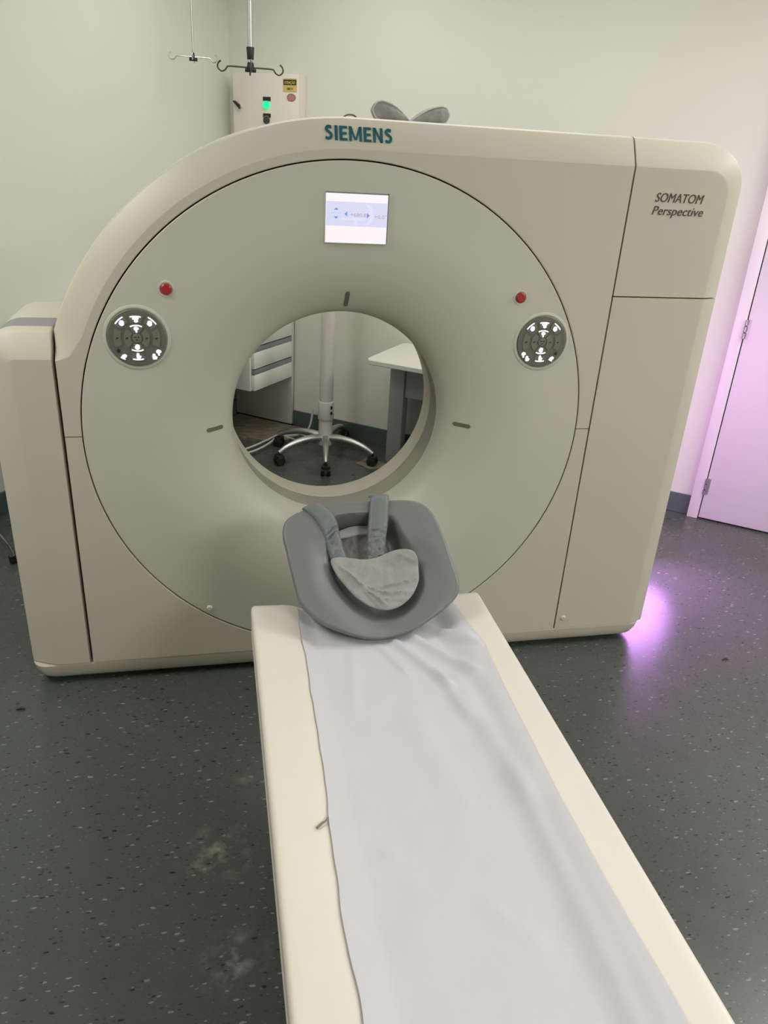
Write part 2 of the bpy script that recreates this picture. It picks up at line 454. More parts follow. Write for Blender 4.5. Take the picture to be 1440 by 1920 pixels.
# arc from the top (90 deg) down to the left edge
a_end = math.acos(XL / 0.892)
for i in range(60):
    a = PI / 2 + (a_end - PI / 2) * i / 60
    qx, qz = 0.812 * math.cos(a), ZC + 0.812 * math.sin(a)
    addp((0.892 * math.cos(a), ZC + 0.892 * math.sin(a)), (max(qx, XL + 0.042), max(qz, 1.131)))
z_end = ZC + 0.892 * math.sin(a_end)
for i in range(5):
    t = i / 4
    addp((XL, z_end - 0.05 * t), (XL + 0.042 - 0.039 * t, 1.131 - 0.012 * t))
for i in range(24):
    z = z_end - 0.052 + (ZB - z_end + 0.052) * i / 24
    addp((XL, z), (XL + 0.003, min(z, 1.118)))


def body_shell():
    b = bmesh.new()
    k = []
    for q in inner:
        a = math.atan2(q[1] - ZC, q[0]); k.append((RR * math.cos(a), RR * math.sin(a) + ZC))
    mix = lambda p, q, t: (q[0] + (p[0] - q[0]) * t, q[1] + (p[1] - q[1]) * t)
    rings = [[(x, 0.03, z) for x, z in k], [(x, 0.0015, z) for x, z in k]]
    k2 = [(x * 1.003, ZC + (z - ZC) * 1.003) for x, z in k]
    rings.append([(x, 0.0, z) for x, z in k2])
    rings.append([(q[0] + (a[0] - q[0]) * 0.012, 0.0, q[1] + (a[1] - q[1]) * 0.012) for q, a in zip(inner, k2)])
    rings.append([(q[0], 0.0, q[1]) for q in inner])
    fac = [1 - 0.58 * smooth01((p[0] - XR + 0.135) / 0.135) for p in outer]
    for t, y in ((0.06, 0.0013), (0.86, 0.036), (0.94, 0.041), (0.985, 0.050), (1.0, 0.062)):
        rings.append([(mix(p, q, t)[0], y * f, mix(p, q, t)[1]) for p, q, f in zip(outer, inner, fac)])
    rings.append([(p[0], 0.64, p[1]) for p in outer])
    sh = [((p[0] - 0.19) * 0.98 + 0.19, ZC + (p[1] - ZC) * 0.98) for p in outer]
    rings.append([(p[0], 0.665, p[1]) for p in sh])
    loft(b, rings)
    return b


def clip(b, planes):
    for co, no in planes:
        bmesh.ops.bisect_plane(b, geom=b.verts[:] + b.edges[:] + b.faces[:], plane_co=co, plane_no=no, clear_outer=True, clear_inner=False)
    # turn the front edges of the panel inwards so every seam is a real gap
    es = [e for e in b.edges if e.is_boundary and all(v.co.y < 0.07 for v in e.verts) and max(v.co.y for v in e.verts) < 0.0655]
    es = [e for e in es if not (abs(e.verts[0].co.y - 0.03) < 1e-4 and abs(e.verts[1].co.y - 0.03) < 1e-4)]
    r = bmesh.ops.extrude_edge_only(b, edges=es)
    for v in r['geom']:
        if isinstance(v, bmesh.types.BMVert): v.co.y += 0.02
    return b


g = 0.0028
S0 = (0, 0, 0)
link('front_cover', clip(body_shell(), [((XD - g, 0, 0), (1, 0, 0)), ((0, 0, ZC + 0.0015), (0, 0, -1))]), M['shell'], G, angle=14)
link('lower_cover', clip(body_shell(), [((XD - g, 0, 0), (1, 0, 0)), ((0, 0, ZC - 0.0015), (0, 0, 1))]), M['shell'], G, angle=14)
link('upper_side_panel', clip(body_shell(), [((XD + g, 0, 0), (-1, 0, 0)), ((0, 0, 1.331 + 0.002), (0, 0, -1))]), M['shell'], G, angle=14)
link('lower_side_panel', clip(body_shell(), [((XD + g, 0, 0), (-1, 0, 0)), ((0, 0, 1.331 - 0.002), (0, 0, 1))]), M['shell'], G, angle=14)
# dark chassis behind the seams
b = bmesh.new()
ins = [((p[0] - 0.19) * 0.985 + 0.19, ZC + 0.01 + (p[1] - ZC - 0.01) * 0.985) for p in outer]
kk = [(0.80 * math.cos(math.atan2(p[1] - ZC, p[0])), ZC + 0.80 * math.sin(math.atan2(p[1] - ZC, p[0]))) for p in ins]
ins2 = [((p[0] - 0.19) * 0.93 + 0.19, ZC + (p[1] - ZC) * 0.93) for p in outer]
kk3 = [(0.76 * math.cos(math.atan2(p[1] - ZC, p[0])), ZC + 0.76 * math.sin(math.atan2(p[1] - ZC, p[0]))) for p in ins]
loft(b, [[(x, 0.045, z) for x, z in kk3], [(x, 0.045, z) for x, z in ins2], [(x, 0.075, z) for x, z in ins], [(x, 0.63, z) for x, z in ins],
         [(0.62 * x / 0.80, 0.65, ZC + (z - ZC) * 0.62 / 0.80) for x, z in kk]])
link('chassis', b, M['dark'], G, smooth=False)
# base skirt
b = bmesh.new()


def skirt(inx, y0, z):
    x0, x1, y1 = -1.033 + inx, XR - 0.004 - inx, 0.64 - inx
    pts = []
    r = 0.05
    for cx, cy, a0 in ((x1 - r, y0 + r, -PI / 2), (x1 - r, y1 - r, 0), (x0 + r, y1 - r, PI / 2), (x0 + r, y0 + r, PI)):
        for i in range(7):
            a = a0 + PI / 2 * i / 6
            pts.append((cx + r * math.cos(a), cy + r * math.sin(a), z))
    return pts


loft(b, [skirt(0.02, 0.022, 0.084), skirt(0.002, 0.006, 0.0835), skirt(0.0, 0.003, 0.079), skirt(0.004, 0.006, 0.055), skirt(0.014, 0.014, 0.032), skirt(0.028, 0.028, 0.018), skirt(0.06, 0.06, 0.012)], True, True)
link('base_skirt', b, M['shell'], G)
b = bmesh.new(); box(b, (0.09, 0.34, 0.007), (2.0, 0.5, 0.014))
link('foot_plate', b, M['dark'], G, smooth=False)
# left side column with a grey band over its top
co, ci = [], []
X0, X1, ZT2, rc = -1.035, XL - 0.005, 1.2, 0.09
for i in range(12):
    x = X0 + (X1 - X0) * i / 12; co.append((x, ZB)); ci.append((max(x, X0 + 0.083), ZB))
for i in range(24):
    z = ZB + (ZT2 - 0.004 - ZB) * i / 24; co.append((X1, z)); ci.append((X1 - 0.003, min(z, ZT2 - 0.077)))
for i in range(4):
    a = PI / 2 * i / 4; co.append((X1 - 0.008 + 0.008 * math.cos(a), ZT2 - 0.008 + 0.008 * math.sin(a))); ci.append((X1 - 0.003, ZT2 - 0.077))
for i in range(8):
    x = X1 - 0.008 + (X0 + rc - X1 + 0.008) * i / 8; co.append((x, ZT2)); ci.append((min(x, X1 - 0.003), ZT2 - 0.077))
for i in range(12):
    a = PI / 2 + PI / 2 * i / 12; co.append((X0 + rc + rc * math.cos(a), ZT2 - rc + rc * math.sin(a))); ci.append((X0 + 0.083 + 0.008 + 0.008 * math.cos(a), ZT2 - 0.077 - 0.008 + 0.008 * math.sin(a)))
for i in range(30):
    z = ZT2 - rc + (ZB - ZT2 + rc) * i / 30; co.append((X0, z)); ci.append((X0 + 0.083, min(z, ZT2 - 0.085)))


def colring(t, y): return [(q[0] + (p[0] - q[0]) * t, y, q[1] + (p[1] - q[1]) * t) for p, q in zip(co, ci)]


b = bmesh.new()
loft(b, [colring(0, 0.0), colring(0.06, 0.0012), colring(0.82, 0.030), colring(0.93, 0.036), colring(0.98, 0.046), colring(1.0, 0.058), colring(1.0, 0.080)], True, True)
colm = link('side_column', b, M['shell'], G, angle=14)
b = bmesh.new(); loft(b, [colring(0.99, 0.0805), colring(0.99, 0.197)], True, True)
link('grey_band', b, M['grey_band'], colm)
b = bmesh.new(); loft(b, [colring(1.0, 0.1975), colring(1.0, 0.44), colring(0.97, 0.46)], True, True)
link('rear_cover', b, M['shell'], colm)

# front disc with the funnel
def lathe(b, prof, n=160, mi=0, close=False):
    rings = [[(r * math.cos(2 * PI * i / n), y, ZC + r * math.sin(2 * PI * i / n)) for i in range(n)] for r, y in prof]
    return loft(b, rings, mi=mi)


prof = [(0.7842, 0.03), (0.7842, 0.002), (0.782, 0.0), (0.70, 0.0), (0.63, 0.0)]
r0, r1, dep = 0.63, 0.349, 0.168
for i in range(1, 29):
    a = PI / 2 * i / 28
    prof.append((r0 - (r0 - r1) * math.sin(a) ** 1.12, dep * (1 - math.cos(a) ** 0.95) ** 1.15))
prof += [(0.346, 0.175), (0.346, 0.181), (0.3475, 0.183)]
b = bmesh.new(); lathe(b, prof)
disc = link('front_disc', b, M['shell_disc'], G, angle=40)
b = bmesh.new(); lathe(b, [(0.3475, 0.1835), (0.356, 0.184), (0.356, 0.30)])
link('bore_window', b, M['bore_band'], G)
b = bmesh.new(); lathe(b, [(0.357, 0.297), (0.353, 0.299), (0.352, 0.303), (0.358, 0.40), (0.362, 0.412), (0.375, 0.43), (0.40, 0.46), (0.45, 0.55), (0.52, 0.63), (0.62, 0.663)])
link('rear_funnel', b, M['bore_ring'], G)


def funnel_y(r):
    for (ra, ya), (rb, yb) in zip(prof[3:], prof[4:]):
        if rb <= r <= ra:
            return ya + (yb - ya) * (ra - r) / max(1e-9, ra - rb)
    return 0.0


# laser slots on the funnel
for ang, r in ((90, 0.404), (180.3, 0.404), (-0.3, 0.404)):
    b = bmesh.new(); a = math.radians(ang)
    pts = []
    for k in range(24):
        t = 2 * PI * k / 24
        cx = math.copysign(1, math.cos(t)) * 0.018 + 0.0065 * math.cos(t); cy = 0.0065 * math.sin(t)
        rr_ = r + cx; u = (math.cos(a) * rr_ - math.sin(a) * cy, math.sin(a) * rr_ + math.cos(a) * cy)
        R_ = math.hypot(*u); pts.append((u[0], funnel_y(R_), ZC + u[1]))
    cx0, cz0 = math.cos(a), math.sin(a)
    nrm = Vector((-cx0 * 0.72, -0.70, -cz0 * 0.72))
    front = [Vector(p) + nrm * 0.003 for p in pts]; back = [Vector(p) - nrm * 0.006 for p in pts]
    loft(b, [back, front], True, True)
    link('laser_slot', b, M['panel'], G)

# screen: frame proud of the disc, lit plate, and what it shows
SX0, SX1, SZ0, SZ1 = -0.079, 0.096, 1.464, 1.594
b = bmesh.new()
box(b, ((SX0 + SX1) / 2, 0.002, (SZ0 + SZ1) / 2), (SX1 - SX0 + 0.006, 0.012, SZ1 - SZ0 + 0.006), None, 0.002)
scr = link('screen', b, M['shell_disc'], G)
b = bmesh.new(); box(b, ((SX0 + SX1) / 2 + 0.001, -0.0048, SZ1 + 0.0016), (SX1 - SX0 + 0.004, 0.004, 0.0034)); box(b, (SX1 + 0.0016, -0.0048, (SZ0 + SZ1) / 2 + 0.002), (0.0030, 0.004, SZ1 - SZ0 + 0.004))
link('screen_recess_shade', b, M['grey_band'], scr, smooth=False)  # dark strips imitate recess shadow along the display's top and right edges
b = bmesh.new(); box(b, ((SX0 + SX1) / 2, -0.0045, (SZ0 + SZ1) / 2), (SX1 - SX0, 0.003, SZ1 - SZ0), None, 0.0008)
link('display', b, M['screen'], scr, smooth=False)
SW, SH = SX1 - SX0, SZ1 - SZ0


def sxy(u, v): return SX0 + u * SW, SZ1 - v * SH


b = bmesh.new()
x0, z1 = sxy(0.005, 0.165); x1, z0 = sxy(0.995, 0.655)
box(b, ((x0 + x1) / 2, -0.0063, (z0 + z1) / 2), (x1 - x0, 0.001, z1 - z0))
pb = b
link('display_band', pb, M['screen_band'], scr, smooth=False)
b = bmesh.new()
pa = [sxy(0.66 + 0.11 * math.sin(t), 0.41 - 0.21 * math.cos(t)) for t in [PI * k / 16 for k in range(17)]]
pb_ = [sxy(0.60 + 0.11 * math.sin(t), 0.41 - 0.21 * math.cos(t)) for t in [PI * k / 16 for k in range(17)]]
va = [b.verts.new((x, -0.0070, z)) for x, z in pa]; vb = [b.verts.new((x, -0.0070, z)) for x, z in pb_]
for i in range(16): b.faces.new((va[i], va[i + 1], vb[i + 1], vb[i]))
x0, z0 = sxy(0.25, 0.53); x1, z1 = sxy(0.63, 0.49); box(b, ((x0 + x1) / 2, -0.0069, (z0 + z1) / 2), (x1 - x0, 0.0004, z1 - z0))
x0, z0 = sxy(0.46, 0.64); x1, z1 = sxy(0.51, 0.53); box(b, ((x0 + x1) / 2, -0.0069, (z0 + z1) / 2), (x1 - x0, 0.0004, z1 - z0))
link('display_drawing', b, M['screen_pale'], scr, smooth=False)
for tri in (((0.165, 0.285), (0.128, 0.335), (0.202, 0.335)), ((0.128, 0.465), (0.202, 0.465), (0.165, 0.515)),
            ((0.345, 0.355), (0.345, 0.46), (0.300, 0.408)), ((0.665, 0.375), (0.71, 0.425), (0.665, 0.48))):
    b = bmesh.new()
    f = [b.verts.new((sxy(*p)[0], -0.0072, sxy(*p)[1])) for p in tri]; k = [b.verts.new((sxy(*p)[0], -0.0066, sxy(*p)[1])) for p in tri]
    b.faces.new(f); b.faces.new(list(reversed(k))); ring_faces(b, f, k)
    link('arrow', b, M['screen_blue'], scr, smooth=False)
for body, u0, u1, vtop, hgt in (('+680.8', 0.40, 0.65, 0.385, 0.075), ('+0.0\u00b0', 0.79, 0.985, 0.405, 0.075), ('- - - - -', 0.09, 0.235, 0.39, 0.010)):
    t = text_bm(body, extrude=0.02)
    x0, zt = sxy(u0, vtop); x1, zb = sxy(u1, vtop + hgt)
    fit_text(t, x0, x1, zb, zt - zb, lambda x, z, e: (x, -0.0071 - 0.0002 * (1 if e > 0 else 0), z))
    link('readout', t, M['screen_text'], scr, smooth=False)

# control dials
def arc_strip(b, cx, cz, r0, r1, a0, a1, y, n=10, mi=0, th=0.0008):
    f0, f1, k0, k1 = [], [], [], []
    for i in range(n + 1):
        a = math.radians(a0 + (a1 - a0) * i / n); cc, ss = math.cos(a), math.sin(a)
        f0.append(b.verts.new((cx + r0 * cc, y, cz + r0 * ss))); f1.append(b.verts.new((cx + r1 * cc, y, cz + r1 * ss)))
        k0.append(b.verts.new((cx + r0 * cc, y + th, cz + r0 * ss))); k1.append(b.verts.new((cx + r1 * cc, y + th, cz + r1 * ss)))
    fs = []
    for i in range(n):
        fs.append(b.faces.new((f0[i], f0[i + 1], f1[i + 1], f1[i])))
        fs.append(b.faces.new((f0[i], k0[i], k0[i + 1], f0[i + 1]))); fs.append(b.faces.new((f1[i + 1], k1[i + 1], k1[i], f1[i])))
    fs.append(b.faces.new((f0[0], f1[0], k1[0], k0[0]))); fs.append(b.faces.new((f1[n], f0[n], k0[n], k1[n])))
    for f in fs: f.material_index = mi


def blob(b, cx, cz, r, y, mi, pts):
    vs = [b.verts.new((cx + r * px, y, cz + r * pz)) for px, pz in pts]
    f = b.faces.new(vs); f.material_index = mi


ICON_A = [(-1, 0.9), (1.1, 0.9), (1.1, 0.3), (0.7, 0.2), (0.9, -0.5), (0.1, -0.9), (-0.5, -0.5), (-0.4, 0.1), (-1, 0.2)]
ICON_B = [(0.9 * math.cos(2 * PI * k / 14) * (1.0 if k % 3 else 0.8), 0.95 * math.sin(2 * PI * k / 14)) for k in range(14)]
ICON_C = [(-0.8, 0.5), (-0.2, 1.0), (0.7, 0.7), (0.9, 0.1), (0.3, -0.3), (0.35, -1.0), (-0.2, -1.1), (-0.3, -0.4), (-0.7, -0.1)]
ICON_D = [(-0.35, 1.1), (0.35, 1.0), (0.45, 0.3), (1.1, 0.0), (0.7, -0.8), (-0.4, -0.9), (-0.6, 0.1)]
ICON_E = [(-1.1, -0.3), (-0.4, 0.6), (0.4, 0.9), (1.0, 0.5), (0.8, -0.1), (0.3, -0.4), (0.5, -1.0), (-0.2, -0.8)]


def control_dial(cx, cz, mirror):
    b = bmesh.new(); disc_plate(b, (cx, cz), 0.0805, -0.0055, 0.01, 64, 0.002)
    dial = link('control_dial', b, M['panel'], G)
    b = bmesh.new(); n_ = 64
    loft(b, [[(cx + r * math.cos(2 * PI * i / n_), y, cz + r * math.sin(2 * PI * i / n_)) for i in range(n_)] for r, y in
             ((0.094, 0.003), (0.0915, -0.0015), (0.088, -0.003), (0.084, -0.003), (0.0812, 0.0025))])
    link('dial_rim', b, M['shell_disc'], dial)
    s = -1 if mirror else 1

    def btn(a0, a1, r0, r1, lit, icon=None, ir=None, dark=False):
        b = bmesh.new(); am = (a0 + a1) / 2
        arc_strip(b, cx, cz, r0, r1, a0, a1, -0.0078, mi=0, th=0.0026)
        if lit:
            arc_strip(b, cx, cz, *((r1 - 0.0045, r1 - 0.001) if lit == 'out' else (r0, r0 + 0.003)), a0 + 4, a1 - 4, -0.0084, mi=1, th=0.0005)
        if icon:
            a = math.radians(am); q = ir or (r0 + r1) / 2 - 0.003
            blob(b, cx + q * math.cos(a), cz + q * math.sin(a), 0.0085, -0.0086, 1 if not dark else 2, icon)
        link('button', b, None, dial, smooth=False, mats=[M['button'], M['icon'], M['button_mark']])

    btn(72, 108, 0.044, 0.064, 'out', ICON_A)
    btn(116, 148, 0.048, 0.071, 'out', ICON_B)
    btn(32, 64, 0.048, 0.071, 'out', ICON_B)
    btn(60, 120, 0.017, 0.039, 'out', ICON_C)
    btn(240, 300, 0.017, 0.039, 'out', ICON_B)
    btn(252, 288, 0.044, 0.064, 'out', ICON_D)
    for a0 in ((148, 0), ):
        pass
    btn(132, 228, 0.017, 0.036, None); btn(-48, 48, 0.017, 0.036, None)
    btn(156, 204, 0.044, 0.064, None); btn(-24, 24, 0.044, 0.064, None)
    for q in (-0.053, -0.027, 0.027, 0.053):
        b = bmesh.new(); blob(b, cx + q, cz, 0.005, -0.0086, 0, [(-0.9, -0.4), (0.2, -0.6), (0.9, 0.4), (0.3, 0.6), (-0.3, 0.2)])
        link('button_mark', b, M['button_mark'], dial, smooth=False)
    for q, w in ((-0.0035, 0.003), (0.0045, 0.003), (0.0, -0.005)):
        b = bmesh.new(); blob(b, cx + q, cz + w, 0.003, -0.0096, 0, [(-1, -0.5), (1, -0.5), (1, 0.6), (-1, 0.6)])
        link('button_mark', b, M['button_mark'], dial, smooth=False)
    b = bmesh.new(); blob(b, cx - s * 0.052, cz - 0.036, 0.006, -0.0086, 0, ICON_B)
    link('button_mark', b, M['button_mark'], dial, smooth=False)
    b = bmesh.new(); disc_plate(b, (cx, cz), 0.0125, -0.009, -0.004, 24, 0.001); link('button', b, M['button'], dial)
    for ax, az, ic in ((-0.039, -0.053, ICON_E), (0.044, -0.053, ICON_D), (0.057, -0.040, ICON_C)):
        b = bmesh.new(); disc_plate(b, (cx + s * ax, cz + az), 0.0095, -0.0075, -0.004, 20, 0.0008)
        blob(b, cx + s * ax, cz + az, 0.0088, -0.0086, 1, ic)
        link('button', b, None, dial, smooth=False, mats=[M['button'], M['icon']])


control_dial(-0.609, 1.188, False)
control_dial(0.617, 1.187, True)
for x, z in ((-0.521, 1.3245), (0.529, 1.322)):
    b = bmesh.new(); disc_plate(b, (x, z), 0.0155, -0.008, 0.003, 32, 0.004)
    sb = link('stop_button', b, M['red'], G)
    b = bmesh.new(); n_ = 40
    loft(b, [[(x + r * math.cos(2 * PI * i / n_), y, z + r * math.sin(2 * PI * i / n_)) for i in range(n_)] for r, y in ((0.023, 0.001), (0.0215, -0.0022), (0.018, -0.0022), (0.0168, 0.001))])
    link('button_collar', b, M['shell_disc'], sb)
for x, z in ((-0.444, 0.274), (0.866, 0.133), (0.24, 0.62)):
    b = bmesh.new(); disc_plate(b, (x, z), 0.0105 if x != 0.24 else 0.003, -0.006, 0.003, 24, 0.004)
    if x != 0.24: link('screw_cap', b, M['screw'] if x < 0 else M['shell'], G)
    else: b.free()


def chamfer_y(x, z):
    r = math.hypot(x, z - ZC) if x < 0 else z - ZC
    t = (r - 0.812) / 0.08
    return 0.045 * max(0.0, min(1.0, t)) * 0.93


def letter_bm(ch):
    """heavy sans capital in a box 1 high: returns bmesh and width"""
    b = bmesh.new(); w = 0.215

    def quad(*p):
        f = [b.verts.new((x, y, 1)) for x, y in p]; k = [b.verts.new((x, y, 0)) for x, y in p]
        b.faces.new(f); b.faces.new(list(reversed(k))); ring_faces(b, f, k)

    if ch == 'I': quad((0, 0), (w, 0), (w, 1), (0, 1)); W = w
    elif ch == 'E':
        W = 0.58; quad((0, 0), (w, 0), (w, 1), (0, 1))
        for y0, y1, x1 in ((0, 0.17, W), (0.415, 0.585, W - 0.05), (0.83, 1, W)): quad((w, y0), (x1, y0), (x1, y1), (w, y1))
    elif ch == 'N':
        W = 0.74; quad((0, 0), (w * 0.92, 0), (w * 0.92, 1), (0, 1)); quad((W - w * 0.92, 0), (W, 0), (W, 1), (W - w * 0.92, 1)); quad((W - w * 0.92, 0), (W - 0.04, 0), (w * 0.92, 1), (0.04, 1))
    elif ch == 'M':
        W = 0.96; quad((0, 0), (w * 0.86, 0), (w * 0.86, 1), (0, 1)); quad((W - w * 0.86, 0), (W, 0), (W, 1), (W - w * 0.86, 1))
        quad((W / 2 - 0.09, 0.08), (W / 2 + 0.03, 0.08), (w * 0.92, 1), (0.03, 1)); quad((W / 2 - 0.03, 0.08), (W / 2 + 0.09, 0.08), (W - 0.03, 1), (W - w * 0.92, 1))
    else:
        W = 0.60
        path = catmull([(0.50, 0.845, 0), (0.36, 0.905, 0), (0.20, 0.875, 0), (0.125, 0.745, 0), (0.185, 0.615, 0), (0.33, 0.52, 0), (0.455, 0.405, 0), (0.475, 0.25, 0), (0.38, 0.12, 0), (0.22, 0.09, 0), (0.05, 0.145, 0)], 6)
        rings = []
        for i, p in enumerate(path):
            t = (path[min(i + 1, len(path) - 1)] - path[max(i - 1, 0)]).normalized(); nr = Vector((-t.y, t.x, 0)) * 0.098
            if i in (0, len(path) - 1): nr = Vector((0.02, 0.098, 0)) * (-1 if i == 0 else -1)
            rings.append([(p.x + nr.x, p.y + nr.y, 1), (p.x - nr.x, p.y - nr.y, 1), (p.x - nr.x, p.y - nr.y, 0), (p.x + nr.x, p.y + nr.y, 0)])
        loft(b, rings, True, True)
    return b, W


WORD = 'SIEMENS'; GAP = 0.145
tot = sum(letter_bm(c)[1] for c in WORD) + GAP * (len(WORD) - 1)
kx = (0.1035 + 0.083) / tot; xx = -0.083
for ch in WORD:
    b, W = letter_bm(ch)
    for v in b.verts:
        x = xx + v.co.x * kx; z = 1.7255 + v.co.y * 0.036
        v.co = Vector((x, chamfer_y(x, z) - (0.0030 if v.co.z > 0.5 else -0.001), z))
    xx += (W + GAP) * kx
    link('letter', b, M['teal'], G, smooth=False)
t = text_bm('SOMATOM', shear=0.22, extrude=0.02)
fit_text(t, 0.919, 1.080, 1.6125, 0.0258, lambda x, z, e: (x, -0.0016 if e > 0 else 0.001, z))
link('lettering', t, M['letter_grey'], G, smooth=False)
t = text_bm('Perspective', shear=0.22, extrude=0.02)
fit_text(t, 0.916, 1.088, 1.5685, 0.0325, lambda x, z, e: (x, -0.0016 if e > 0 else 0.001, z))
link('lettering', t, M['letter_grey'], G, smooth=False)

# ------------------------------------------------------------------ patient table
TX, TW, TZ = -0.010, 0.317, 0.60
TY0, TY1 = -2.55, -0.513


def trough(x):
    """height of the table top at lateral offset x from its centre line"""
    ax = abs(x - TX)
    if ax > 0.305: return TZ
    if ax > 0.225: return TZ - 0.003 * (0.305 - ax) / 0.08
    return TZ - 0.003 - 0.022 * smooth01((0.225 - ax) / 0.07)


T = thing('patient_table', 'long cream scanner table with raised rims running up to the round bore', 'scanner table', (TX, -1.5, 0))
b = bmesh.new()
prof2 = []
for i in range(33):
    x = -TW + 0.012 + (2 * TW - 0.024) * i / 32
    prof2.append((x, trough(x + TX)))
right = [(TW - 0.012 + 0.012 * math.sin(a), TZ - 0.012 + 0.012 * math.cos(a)) for a in [PI / 2 * k / 5 for k in range(1, 6)]]
right += [(TW, 0.55), (TW - 0.002, 0.546), (TW - 0.002, 0.543), (TW, 0.539), (TW, 0.505), (TW - 0.02, 0.492), (TW - 0.06, 0.485)]
left = [(-x, z) for x, z in reversed(right)]
full = prof2 + right + left
rings = []
for y, k, dz in ((TY0, 1, 0), (TY1 - 0.02, 1, 0), (TY1 - 0.006, 0.998, -0.0015), (TY1 - 0.001, 0.99, -0.006), (TY1, 0.982, -0.012)):
    rings.append([(TX + x * k, y, z + dz * (1 if z > 0.56 else 0)) for x, z in full])
loft(b, rings, True, True)
link('table_top', b, M['table'], T, angle=40)
b = bmesh.new(); box(b, (TX, -1.55, 0.40), (0.40, 1.5, 0.17), None, 0.02); link('lift_housing', b, M['shell'], T)
b = bmesh.new(); box(b, (TX, -1.50, 0.16), (0.34, 1.3, 0.32), None, 0.02); link('pedestal', b, M['shell'], T)

# sheet over the trough
yl = [(-0.54, -0.207), (-0.681, -0.208), (-0.80, -0.2075), (-0.946, -0.212), (-1.06, -0.2125), (-1.147, -0.216), (-1.337, -0.226), (-1.489, -0.230), (-1.615, -0.225), (-1.80, -0.232), (-2.3, -0.225)]
yr = [(-0.54, 0.212), (-0.60, 0.222), (-0.749, 0.238), (-0.90, 0.233), (-1.135, 0.226), (-1.395, 0.224), (-1.574, 0.230), (-1.708, 0.233), (-2.3, 0.23)]


def interp(tab, y):
    if y >= tab[0][0]: return tab[0][1]
    for (a, va), (c, vc) in zip(tab, tab[1:]):
        if c <= y <= a:
            t = (a - y) / (a - c); return va + (vc - va) * (0.7 * t + 0.3 * smooth01(t))
    return tab[-1][1]


def ridge(x, y, p, q, w, h):
    px, py = p; qx, qy = q; dx, dy = qx - px, qy - py; L2 = dx * dx + dy * dy
    t = ((x - px) * dx + (y - py) * dy) / L2
    tc = max(0, min(1, t)); ddx, ddy = x - px - tc * dx, y - py - tc * dy
    fade = smooth01(min(t + 0.15, 1.15 - t) / 0.3) if -0.15 < t < 1.15 else 0
    return h * fade * math.exp(-(ddx * ddx + ddy * ddy) / (w * w))


RID = [((0.02, -0.69), (0.12, -0.90), 0.012, 0.009), ((0.06, -0.67), (0.19, -0.86), 0.014, 0.011), ((0.10, -0.63), (0.225, -0.74), 0.011, 0.010),
       ((-0.02, -0.71), (0.03, -0.84), 0.010, 0.005), ((0.14, -0.86), (0.165, -1.25), 0.022, 0.007), ((0.10, -0.84), (0.13, -1.02), 0.014, 0.005),
       ((0.165, -1.2), (0.16, -1.75), 0.022, 0.006), ((-0.09, -0.72), (-0.12, -0.95), 0.015, 0.003), ((0.0, -0.95), (0.05, -1.3), 0.03, 0.003),
       ((0.15, -0.70), (0.235, -0.77), 0.009, 0.008), ((0.01, -1.45), (0.08, -1.55), 0.02, 0.002), ((-0.14, -1.33), (-0.11, -1.34), 0.008, 0.002)]
b = bmesh.new(); NX, NY = 72, 230
top, bot = [], []
for j in range(NY + 1):
    y = -0.535 - (2.30 - 0.535) * j / NY
    xl, xr = interp(yl, y), interp(yr, y)
    xl += 0.0009 * math.sin(y * 31) + 0.0006 * math.sin(y * 67 + 1); xr += 0.0010 * math.sin(y * 23 + 2)
    rt, rb = [], []
    for i in range(NX + 1):
        u = i / NX; x = xl + (xr - xl) * u
        z = trough(x) + 0.0035
        e = smooth01(min(u, 1 - u) / 0.10)
        for r_ in RID: z += 1.5 * ridge(x, y, *r_)
        z += 0.0022 * e * (noise.noise((x * 9, y * 5, 1.7))) + 0.0012 * e * noise.noise((x * 24, y * 13, 3.1))
        if u < 0.02 or u > 0.98: z += 0.0008
        z = max(z, trough(x) + 0.0022)
        rt.append(b.verts.new((x, y, z))); rb.append(b.verts.new((x, y, z - 0.0014)))
    top.append(rt); bot.append(rb)
for j in range(NY):
    for i in range(NX):
        b.faces.new((top[j][i], top[j][i + 1], top[j + 1][i + 1], top[j + 1][i]))
        b.faces.new((bot[j][i], bot[j + 1][i], bot[j + 1][i + 1], bot[j][i + 1]))
    b.faces.new((top[j][0], top[j + 1][0], bot[j + 1][0], bot[j][0])); b.faces.new((top[j][NX], bot[j][NX], bot[j + 1][NX], top[j + 1][NX]))
for i in range(NX):
    b.faces.new((top[0][i], bot[0][i], bot[0][i + 1], top[0][i + 1])); b.faces.new((top[NY][i], top[NY][i + 1], bot[NY][i + 1], bot[NY][i]))
single('sheet', b, M['sheet'], 'pale lilac white cotton sheet laid lengthwise along the cream scanner table', 'sheet', (TX, -1.4, 0.58), angle=60)
# elastic end poking out below the sheet
b = bmesh.new()
pth = catmull([(-0.2480, -1.2785, 0.6012), (-0.238, -1.270, 0.6017), (-0.231, -1.266, 0.6017), (-0.2265, -1.260, 0.6012), (-0.2240, -1.2555, 0.5985), (-0.2225, -1.253, 0.5965)], 6)
tube(b, pth, [0.0022] * 10 + [0.0016] * (len(pth) - 10), 8)
single('elastic_cord', b, M['elastic'], 'short grey elastic end poking out from under the left edge of the sheet', 'cord', (-0.23, -1.26, 0.6))

# ------------------------------------------------------------------ moulded seat on the table end
TA = math.radians(40)
SO = Vector((0, -0.70, 0.6185)); SU = Vector((1, 0, 0)); SV = Vector((0, math.cos(TA), math.sin(TA))); SN = SU.cross(SV)
ZMIN = 0.606


def sp(u, v, h):
    p = SO + SU * u + SV * v + SN * h
    lim = (0.583 + 0.023 * smooth01((abs(p.x - TX) - 0.12) / 0.10)) if p.y < TY1 + 0.02 else 0.45
    if p.z < lim: p.z = lim
    return p


